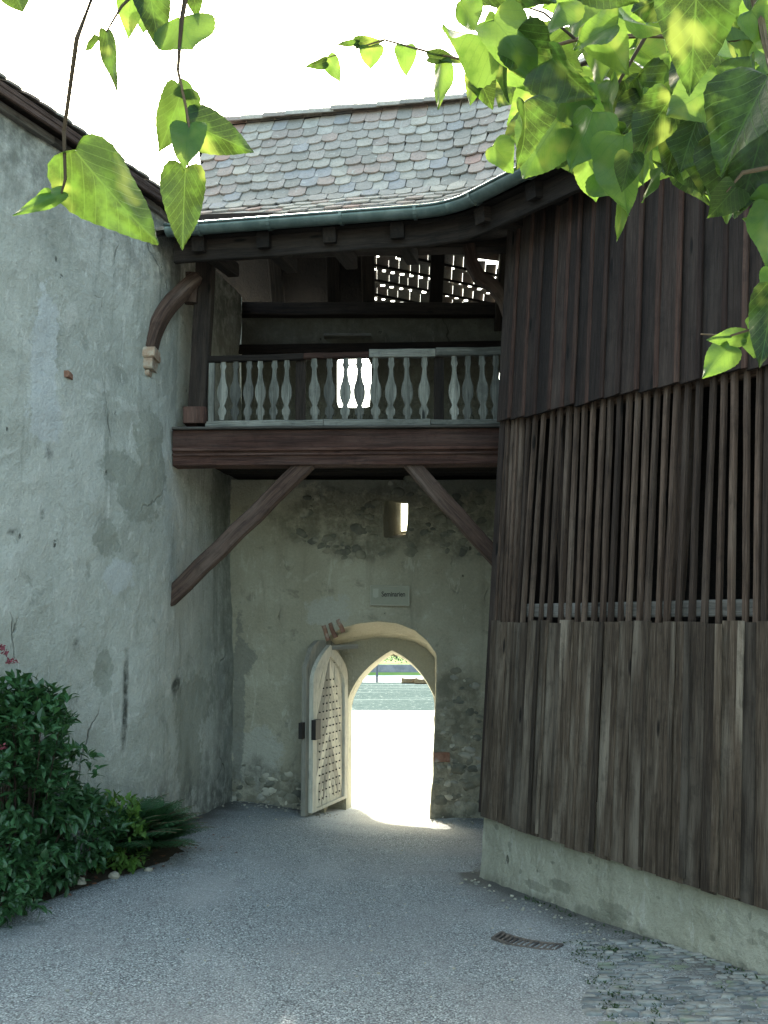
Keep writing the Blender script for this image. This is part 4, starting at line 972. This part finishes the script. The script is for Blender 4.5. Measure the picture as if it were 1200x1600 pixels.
# ------------------------------------------------------------------ planting along the left wall
mb = MB()
mb.grid(lambda u, v: (lambda Y: (lambda x0, x1: (x0 + (x1 - x0) * u, Y, gz(x0 + (x1 - x0) * u, Y) + .006 + .05 * (1 - u) * (1 if u < 1 else 0) + .015 * fbm((u * 3, Y * 6, 0), 2) * (1 - u)))(lx(Y, 0) - .05, lx(Y, 0) + (.62 + .10 * fbm((Y, 0, 0), 2)) * min(1, max(.02, (8.5 - Y) / .7))))(4.4 + 4.1 * v), 20, 60)
mb.build('flower_bed', M['soil'], None, True, kind='structure')
def shrub(name, label, center, rx, ry, h, nclump, leafL, leafW, mat, shape=None, up=.35, nl=11):
    base = V((center[0], center[1], gz(center[0], center[1]) + .02)); root = thing(name, label, 'shrub', base)
    ml, ms = MB(), MB()
    for i in range(nclump):
        th = R(0, 2 * math.pi); rr = math.sqrt(R(.05, 1)); zz = R(.05, 1.0); pf = math.sqrt(max(0.0, 1 - max(0, (zz - .35) / .65) ** 2)) * (.75 + .25 * min(1, zz / .35)) * (.82 + .3 * nz((th * 2, zz * 3, 0), 1.0, center[1]))
        tip = base + V((rx * pf * rr * math.cos(th), ry * pf * rr * math.sin(th), h * zz * (.92 + .16 * nz((math.cos(th) * 2, math.sin(th) * 2, 1), 1, 3))))
        wx = lx(tip.y, tip.z) + .06
        if tip.x < wx: tip.x = wx + R(0, .1)
        st = base.lerp(V((tip.x, tip.y, base.z)), .35); mid = st.lerp(tip, .6) + V((0, 0, .05))
        if i % 15 == 0: ms.tube([st, mid, tip], [.006, .0045, .003], 5)
        out = (tip - base - V((0, 0, h * .4))).normalized(); tone = R(0, 1)
        for k_ in range(nl):
            d = (out * .7 + rdir() * .9 + V((0, 0, up))).normalized(); nn = (V((0, 0, 1)) + rdir() * .55).normalized()
            b = tip + rdir() * R(.0, .06); L = leafL * R(.65, 1.15)
            blade_leaf(ml, b, d, nn, L, leafW * R(.8, 1.2) * L / leafL, .3, R(.1, .6), max(0, min(1, tone * .5 + R(0, .5))), shape=shape)
    ms.build('stems', M['brace'], root); ml.build('foliage', M[mat], root); return root, base
sh, b_ = shrub('shrub', 'large glossy dark green shrub with red blossom against the plastered wall', (-2.36, 6.45), .52, .75, 1.42, 470, .085, .038, 'shrub')
for (px, py, Y, n) in [(4, 1012, 6.35, 5), (14, 1034, 6.3, 5), (24, 1032, 6.3, 3), (3, 1168, 5.9, 4), (8, 1020, 6.3, 4)]:
    c = at(px, py, Y); mb = MB()
    for k_ in range(n * 5): blade_leaf(mb, c + rdir() * .016, rdir(), rdir(), .018, .012)
    mb.build('flower', M['flower'], sh)
shrub('low_shrub', 'low spreading shrub with small ivy like leaves in the near left corner', (-2.3, 5.85), .42, .42, .55, 110, .06, .04, 'shrub', (0, .8, 1, .75, .4, 0))
shrub('herb', 'yellow green leafy herb between the dark shrub and the fern', (-1.93, 7.22), .30, .25, .52, 46, .075, .045, 'herb', (0, .6, 1, .55, .8, .3, 0), nl=8)
shrub('leafy_bush', 'mid green bush with drooping leaves between the tall shrub and the herb', (-2.12, 6.9), .36, .34, .62, 110, .075, .036, 'shrub')
def fern(c, n, L, label):
    base = V((c[0], c[1], gz(*c) + .02)); root = thing('fern', label, 'fern', base); ml, ms = MB(), MB()
    for i in range(n):
        th = R(-1.45, 1.15); ln = L * R(.7, 1.1); out = V((math.cos(th), math.sin(th) * .8, 0)); el_ = R(.55, 1.4); P = []
        for j in range(15):
            t = j / 14; P.append(base + out * (ln * t * math.cos(el_) + ln * .22 * t * t) + V((0, 0, ln * (t * math.sin(el_) - .38 * t * t))))
        for p in P: p.x = max(p.x, lx(p.y, p.z) + .03)
        ms.tube(P, [.004 * (1 - .8 * j / 14) + .0008 for j in range(15)], 4); tone = R(0, .8)
        for j in range(2, 15):
            t = j / 14; d = (P[j] - P[j - 1]).normalized(); up = V((0, 0, 1)) if abs(d.z) < .9 else out; sd = d.cross(up).normalized(); nn = sd.cross(d)
            for sg in (-1, 1):
                pl = ln * .24 * (math.sin(math.pi * min(1, t * .9 + .12)) ** .7); pd = (sd * sg + d * .45 - V((0, 0, .1))).normalized()
                for q in range(5):
                    bb = P[j] + pd * pl * q / 5
                    for s2 in (-1, 1): blade_leaf(ml, bb, (pd * .55 + d.lerp(pd, .1) * s2).normalized(), nn, pl * .34 * (1 - q / 8), pl * .17, .1, .1, tone + R(0, .2), shape=(0.4, 1, 0))
                blade_leaf(ml, P[j] + pd * pl * .85, pd, nn, pl * .2, pl * .1, .1, .1, tone)
    ms.build('stems', M['twig'], root); ml.build('fronds', M['fern'], root)
fern((-1.92, 7.6), 44, .66, 'feathery dark fern at the end of the bed below the wall')
fern((-2.06, 7.40), 16, .80, 'taller fern with upright fronds just behind the yellow green herb')
for i, (px, py, Y, s, lab) in enumerate([(126, 1331, 6.75, .05, 'rounded yellowish stone lying under the shrub'), (180, 1322, 6.95, .04, 'pale flat stone by the edge of the bed below the herb'), (233, 1321, 7.15, .03, 'small light stone at the bed edge below the fern')]):
    c = at(px, py, Y); mb = MB(); mb.blob(V((c.x, c.y, gz(c.x, c.y) + s * .4)), s, i * 7, 3, (1, .8, .65), .25); mb.build('stone', M['pebble'], None, True, label=lab, category='stone')
mb = MB()
for i in range(140):
    Y = R(5.2, 8.6); x = lx(Y, 0) + .5 + abs(random.gauss(0, .16)) * 1.0 - .1; c = V((x, Y, gz(x, Y) + .012)); blade_leaf(mb, c, rdir(-.1, .1), V((R(-.3, .3), R(-.3, .3), 1)), R(.02, .045), R(.012, .025), .3, -.1)
mb.build('leaf_litter', M['dryleaf'], None, False, kind='stuff')
for (px, py, lab) in [(150, 1380, 'dark red fallen leaf lying on the gravel in front of the shrub'), (5, 1425, 'crimson fallen petal on the gravel at the left edge')]:
    d = ray(px, py); Y = 1.6 / (-d.z / d.y - .03); c = at(px, py, Y); mb = MB(); blade_leaf(mb, c + V((-.03, 0, .012)), V((1, .3, 0)), V((0, -.2, 1)), .06, .035, .4, -.2); mb.build('fallen_leaf', M['dryleaf'] if px > 50 else M['flower'], None, False, label=lab, category='leaf')

# ------------------------------------------------------------------ beyond the river
mb = MB(); zq = -3.4
mb.grid(lambda u, v: (-150 + 300 * u, 106.6 + .3 * v, -4.6 + 1.25 * v), 60, 3); mb.add([(-150, 106.9, -3.35), (150, 106.9, -3.35), (150, 107.6, -3.35), (-150, 107.6, -3.35)], [(0, 1, 2, 3)])
mb.build('embankment_wall', M['quaywall'], None, False, label='long grey blue embankment wall on the far side of the river', category='wall')
mb = MB()
for i in range(3200):
    c = V((R(-22, 22), R(109, 110.2), -3.3)); c.z += R(0, 1) ** .7 * (1.25 + .35 * nz((c.x, 0, 0), .6)); blade_leaf(mb, c, rdir(-.2, 1), rdir(), R(.15, .3), R(.1, .2))
mb.build('hedge', M['hedge'], None, False, label='blue green hedge behind the embankment wall on the far shore', category='hedge')
for i, (X, Y, h) in enumerate([(-7.5, 124, 5.5), (-2.5, 120, 4.6), (1.8, 126, 6.2), (6.2, 121, 5.0)]):
    base = V((X, Y, bank((X + 400) / 800, math.sqrt((Y - 104) / 500))[2])); root = thing('tree', ('broad pale tree at the far left behind the hedge', 'small pale tree left of the arch point behind the hedge', 'taller pale tree right of the arch point behind the hedge', 'rounded pale tree furthest right behind the hedge')[i], 'tree', base, 'trees beyond the far bank')
    m = MB(); m.tube([base, base + V((0, 0, h * .4)), base + V((.2, 0, h * .75))], [.16, .12, .04], 7); m.build('trunk', M['bark'], root); m = MB()
    cl = [base + V((0, 0, h * .65)) + rdir() * h * .28 for _ in range(26)]
    for c in cl:
        for k_ in range(40): blade_leaf(m, c + rdir() * R(.1, h * .13), rdir(), rdir(), R(.2, .36), R(.14, .26))
    m.build('crown', M['fartree'], root)
c = at(589, 1066, 103); mb = MB(); mb.tube([V((c.x, 103, -5.4)), V((c.x, 103, -4.2)), V((c.x + .05, 103, -2.6))], [.13, .12, .1], 8); mb.build('mooring_post', M['quaywall'], None, False, label='grey mooring post standing in the river near the far shore', category='post')
def boat(px, py, Y, lab, L):
    c = at(px, py, Y); c.z = -4.98; root = thing('rowing_boat', lab, 'boat', c, 'boats drawn up by the far shore'); m = MB(); st = []
    for i in range(9):
        t = i / 8; w_ = .55 * math.sin(math.pi * (.12 + .8 * t)) ** .7 ; sh_ = .12 * (2 * t - 1) ** 2
        st.append([c + V((L * (t - .5), -w_, .42 + sh_)), c + V((L * (t - .5), -w_ * .7, .05)), c + V((L * (t - .5), 0, -.05)), c + V((L * (t - .5), w_ * .7, .05)), c + V((L * (t - .5), w_, .42 + sh_))])
    m.add([p for r in st for p in r], [(i * 5 + k_, i * 5 + k_ + 1, i * 5 + k_ + 6, i * 5 + k_ + 5) for i in range(8) for k_ in range(4)]); m.build('hull', M['boat'], root)
    m = MB()
    for t in (-.2, .1): m.beam(c + V((L * t, -.5, .32)), c + V((L * t, .5, .32)), .2, .04, n=1)
    m.build('thwart', M['rail_pale'], root)
boat(640, 1069, 101.5, 'brown rowing boat moored by the shingle, left of two', 1.7); boat(659, 1072, 100.5, 'brown rowing boat at the right edge of the archway view', 1.5)

# ------------------------------------------------------------------ linden tree overhanging the view
tree = thing('linden_tree', 'linden tree whose leafy sunlit branches hang into the top of the view', 'tree', (2.5, -.6, 0))
mb = MB(); mb.tube([V((2.5, -.6, -.05)), V((2.48, -.58, .8)), V((2.42, -.5, 2.0)), V((2.3, -.3, 3.2)), V((2.1, .1, 4.4))], [.24, .19, .165, .13, .08], 14)
mb.tube([V((2.42, -.5, 2.0)), V((2.1, .1, 2.5)), V((1.5, .9, 2.75)), V((1.0, 1.7, 2.72))], [.09, .07, .045, .014], 9); mb.tube([V((2.3, -.3, 3.2)), V((1.2, .3, 3.5)), V((0, .9, 3.3)), V((-.55, 1.3, 2.75))], [.08, .06, .03, .01], 9)
mb.build('trunk', M['bark'], tree, True)
HP = [(0, .0), (-.055, .16), (-.07, .30), (-.03, .42), (.06, .49), (.16, .52), (.27, .515), (.38, .48), (.49, .43), (.60, .36), (.70, .28), (.79, .20), (.87, .12), (.94, .05), (1.0, .004)]
def linden(mb, base, tip, nrm, wk=1.0, fold=.3, curl=.25, wave=.05, pc=None, pet=None):
    d = tip - base; L = d.length; d.normalize(); sd = d.cross(nrm).normalized(); nn = sd.cross(d).normalized(); NC = 4; vs, gs = [], []
    ph = R(0, 9); fine = []
    for (t, w_), (t2, w2) in zip(HP[:-1], HP[1:]): fine += [(t, w_, 0), ((t + t2) / 2 - .012, (w_ + w2) / 2 + .022, 1)]
    fine.append((*HP[-1], 0)); rows = len(fine)
    f1, f2 = fold * R(.6, 1.4), fold * R(.6, 1.4); c2 = R(-.15, .35)
    for (t, w_, k_) in fine:
        for s in range(-NC, NC + 1):
            v = s / NC; tm = max(t, 0) if abs(v) < .5 else t; tt = tm * 1.0 if v else max(0, t)
            if t < .06: tt = t * abs(v) + max(0, t) * (1 - abs(v))
            a = abs(v); x = v * w_ * L * wk; lift = a * w_ * L * wk * (f1 if v < 0 else f2) * (1 + .5 * c2 * a)
            z = lift - curl * L * max(0, tt) ** 2.2 + wave * L * math.sin(tt * 9 + ph + v * 2.5) * a
            vs.append(base + d * (tt * L) + sd * x + nn * z); gs.append(V((tt, v * w_ * 2, 0)))
    m = 2 * NC + 1; fs = [(r * m + c, r * m + c + 1, (r + 1) * m + c + 1, (r + 1) * m + c) for r in range(rows - 1) for c in range(m - 1)]
    mb.add(vs, fs, gs, pc)
def spray(name_leaves, leaves, twigs, label=None):
    mt = MB()
    for P, rad in twigs: mt.tube(P, rad, 6)
    br = mt.build('branch', M['twig'], tree)
    ml = MB()
    for (bx, by, tx, ty, Y, dY, wk, fold, curl, pc) in leaves:
        b, t = at(bx, by, Y), at(tx, ty, Y + dY); tow = (CAM - b).normalized(); nn = (tow + rdir() * (.35 if len(leaves) < 40 else .95)).normalized() * random.choice((1, -1))
        linden(ml, b, t, nn, wk, fold, curl, .055, pc)
    ml.build(name_leaves, M['linden'], br, True)
D1 = 1.15
spray('leaves', [
    (118, 236, 243, 390, D1, .05, .62, .55, .22, .25), (97, 300, 18, 340, D1, -.02, .28, .9, .2, .9), (80, 302, 52, 318, D1, 0, .7, .5, .5, .9),
    (285, 140, 249, 240, D1, .03, .56, .3, .1, .3), (278, 132, 308, 154, D1, .01, .8, .3, .1, .3), (292, 192, 398, 238, D1, .02, .58, .8, .15, .08), (295, 195, 288, 262, D1, -.02, .62, .3, .1, .8),
    (290, 262, 283, 392, D1, .03, .54, .55, .15, .18), (280, 28, 305, 84, D1, .0, 1.5, .3, .2, .6), (232, -20, 250, 76, D1, .02, .6, .4, .1, .1), (205, -18, 200, 62, D1, .03, .55, .4, .2, .7), (166, 50, 180, 148, D1 + .1, .02, .25, .6, .2, .1),
    (300, -25, 308, 30, D1, .02, .6, .4, .2, .1), (150, 55, 132, 86, D1, .02, .3, .5, .2, .2), (20, -20, 35, 20, D1 + .2, .02, 1.3, .4, .2, .2), (230, -10, 225, 55, D1 + .1, .02, .8, .4, .2, .8)],
    [([at(300, -60, D1), at(284, 30, D1), at(278, 110, D1)], [.004, .003, .002]), ([at(278, 110, D1), at(290, 165, D1), at(296, 200, D1), at(294, 262, D1)], [.002, .0018, .0018, .001]), ([at(165, -60, D1), at(120, 60, D1 - .05), at(100, 205, D1), at(102, 280, D1), at(96, 302, D1)], [.003, .003, .0025, .002, .0012]), ([at(260, -60, D1), at(190, 10, D1), at(166, 50, D1)], [.003, .002, .001])])
D2 = 1.9
spray('leaves', [
    (510, 96, 478, 106, D2, 0, .5, .6, .2, .05), (512, 88, 532, 130, D2, .02, .6, .5, .2, .9), (556, 64, 600, 66, D2, 0, .4, .7, .3, .0), (578, 72, 580, 108, D2, .02, 1.1, .4, .2, .8), (632, 72, 636, 118, D2, .02, .8, .4, .2, .8), (560, 68, 524, 68, D2, 0, .3, .7, .3, .1),
    (670, 90, 725, 92, D2, .0, .38, .7, .3, .05), (690, 95, 688, 176, D2, .02, .42, .7, .2, .7), (745, 104, 735, 168, D2, .02, .5, .5, .2, .8), (742, 112, 772, 168, D2, .02, .75, .5, .2, .1), (735, 98, 768, 118, D2, .02, .6, .5, .2, .8)],
    [([at(820, 60, D2), at(745, 98, D2), at(680, 84, D2), at(600, 62, D2), at(512, 90, D2)], [.004, .003, .0025, .002, .001])])
# dense right-hand spray
random.seed(5)
reg = [(685, -30), (1230, -30), (1230, 330), (1160, 350), (1110, 300), (1060, 262), (1010, 268), (965, 300), (925, 280), (905, 215), (850, 265), (790, 225), (775, 150), (745, 75), (700, 40)]
leaves = []
def regin(x, y): return inside([(a, b) for a, b in reg], x, y)
pts = []; tries = 0
while len(pts) < 135 and tries < 20000:
    tries += 1; x, y = R(690, 1225), R(-30, 320)
    dens_ = .35 + .65 * min(1, max(0, (x - 760) / 300))
    if not regin(x, y) or random.random() > dens_: continue
    dmin = 23 + 12 * (1 - dens_)
    if any((x - a) ** 2 + (y - b) ** 2 < dmin ** 2 for a, b in pts): continue
    pts.append((x, y))
for _ in range(60): pts.append((R(960, 1230), R(-20, 285)))
tw = []
for i_, (x, y) in enumerate(pts):
    Y = R(1.25, 2.3) if i_ < len(pts) - 60 else R(1.8, 2.6); px = R(66, 108) * (1.55 / Y); ang = random.gauss(math.pi / 2, .75); ux, uy = math.cos(ang), math.sin(ang)
    leaves.append((x - ux * px * .45, y - uy * px * .45, x + ux * px * .55, y + uy * px * .55, Y, R(-.02, .05), R(.62, .98), R(.15, .9), R(.0, .5), random.choice((R(0, .25), R(.3, 1), R(.7, 1)))))
leaves += [(1090, -40, 1080, 142, 1.0, .03, .72, .6, .15, .12), (1062, -30, 1052, 84, 1.1, .03, .7, .5, .15, .8), (1062, 178, 1045, 272, 1.5, .03, .8, .5, .2, .1), (1120, 205, 1088, 305, 1.5, .03, .8, .5, .2, .05), (1172, 240, 1150, 345, 1.45, .03, .75, .5, .2, .1), (1090, 225, 1066, 282, 1.6, .03, .9, .5, .2, .9), (1010, 225, 998, 290, 1.55, .03, .8, .5, .2, .7), (1200, 120, 1118, 268, 1.15, .03, .95, .35, .1, .15), (1195, 190, 1160, 330, 1.3, .03, .8, .3, .1, .1), (975, 212, 968, 332, 1.35, .02, .78, .3, .2, .9), (985, 240, 972, 300, 1.3, .02, .75, .3, .1, .2), (972, 320, 966, 374, 1.4, .0, .35, .7, .2, .5), (1020, 265, 1012, 318, 1.5, .02, .8, .3, .2, .6),
    (905, 180, 812, 268, 1.6, .02, .7, .4, .2, .85), (890, 180, 862, 258, 1.55, .02, .9, .35, .15, .75), (838, 186, 786, 222, 1.6, .02, .95, .3, .1, .25), (770, 228, 806, 268, 1.6, .02, .95, .4, .2, .9), (1150, 292, 1108, 342, 1.3, .02, .9, .4, .2, .2), (1135, 265, 1108, 318, 1.35, .02, .8, .4, .2, .8), (1200, 300, 1172, 310, 1.3, .02, .9, .4, .2, .6), (1206, 320, 1190, 420, 1.3, .02, .6, .5, .2, .9)]
E = 1.7
tw = [([at(1260, 20, 1.5), at(1150, 60, 1.6), at(1010, 55, E), at(900, 62, E), at(800, 90, E + .1)], [.008, .006, .005, .004, .002]), ([at(1170, -40, 1.3), at(1190, 40, 1.3), at(1205, 110, 1.25)], [.007, .006, .004]), ([at(1010, 55, E), at(960, 140, E), at(900, 200, E), at(840, 190, E)], [.004, .003, .002, .001]), ([at(1230, 120, 1.4), at(1100, 150, 1.5), at(1000, 200, 1.4), at(975, 215, 1.38)], [.005, .004, .003, .002]), ([at(900, 62, E), at(850, 20, E), at(760, -10, E)], [.003, .002, .001]), ([at(1260, 250, 1.3), at(1160, 270, 1.3), at(1135, 300, 1.3)], [.004, .003, .001])]
spray('leaves', leaves, tw)
spray('leaves', [
    (1140, 540, 1098, 592, 1.25, .02, .75, .45, .1, .9), (1165, 528, 1100, 530, 1.25, .0, .45, .6, .2, .7), (1185, 520, 1178, 562, 1.25, .02, 1.1, .4, .2, .9), (1210, 450, 1188, 578, 1.2, .02, .5, .6, .2, .05), (1180, 505, 1164, 515, 1.25, .02, 1.0, .5, .2, .9), (1205, 420, 1199, 470, 1.25, .02, .6, .4, .2, .9)],
    [([at(1260, 500, 1.2), at(1205, 505, 1.22), at(1140, 525, 1.25), at(1095, 522, 1.25)], [.003, .002, .0015, .001])])
# more of the crown overhead and beside the view, out of frame
mb = MB()
for i in range(170):
    c = V((R(.9, 3.6), R(-1.6, 2.0), R(3.1, 5.6))); linden(mb, c, c + rdir(-1, .0) * R(.08, .12), rdir(), R(.8, 1), .3, .2, .04)
mb.build('crown', M['linden'], tree, True)
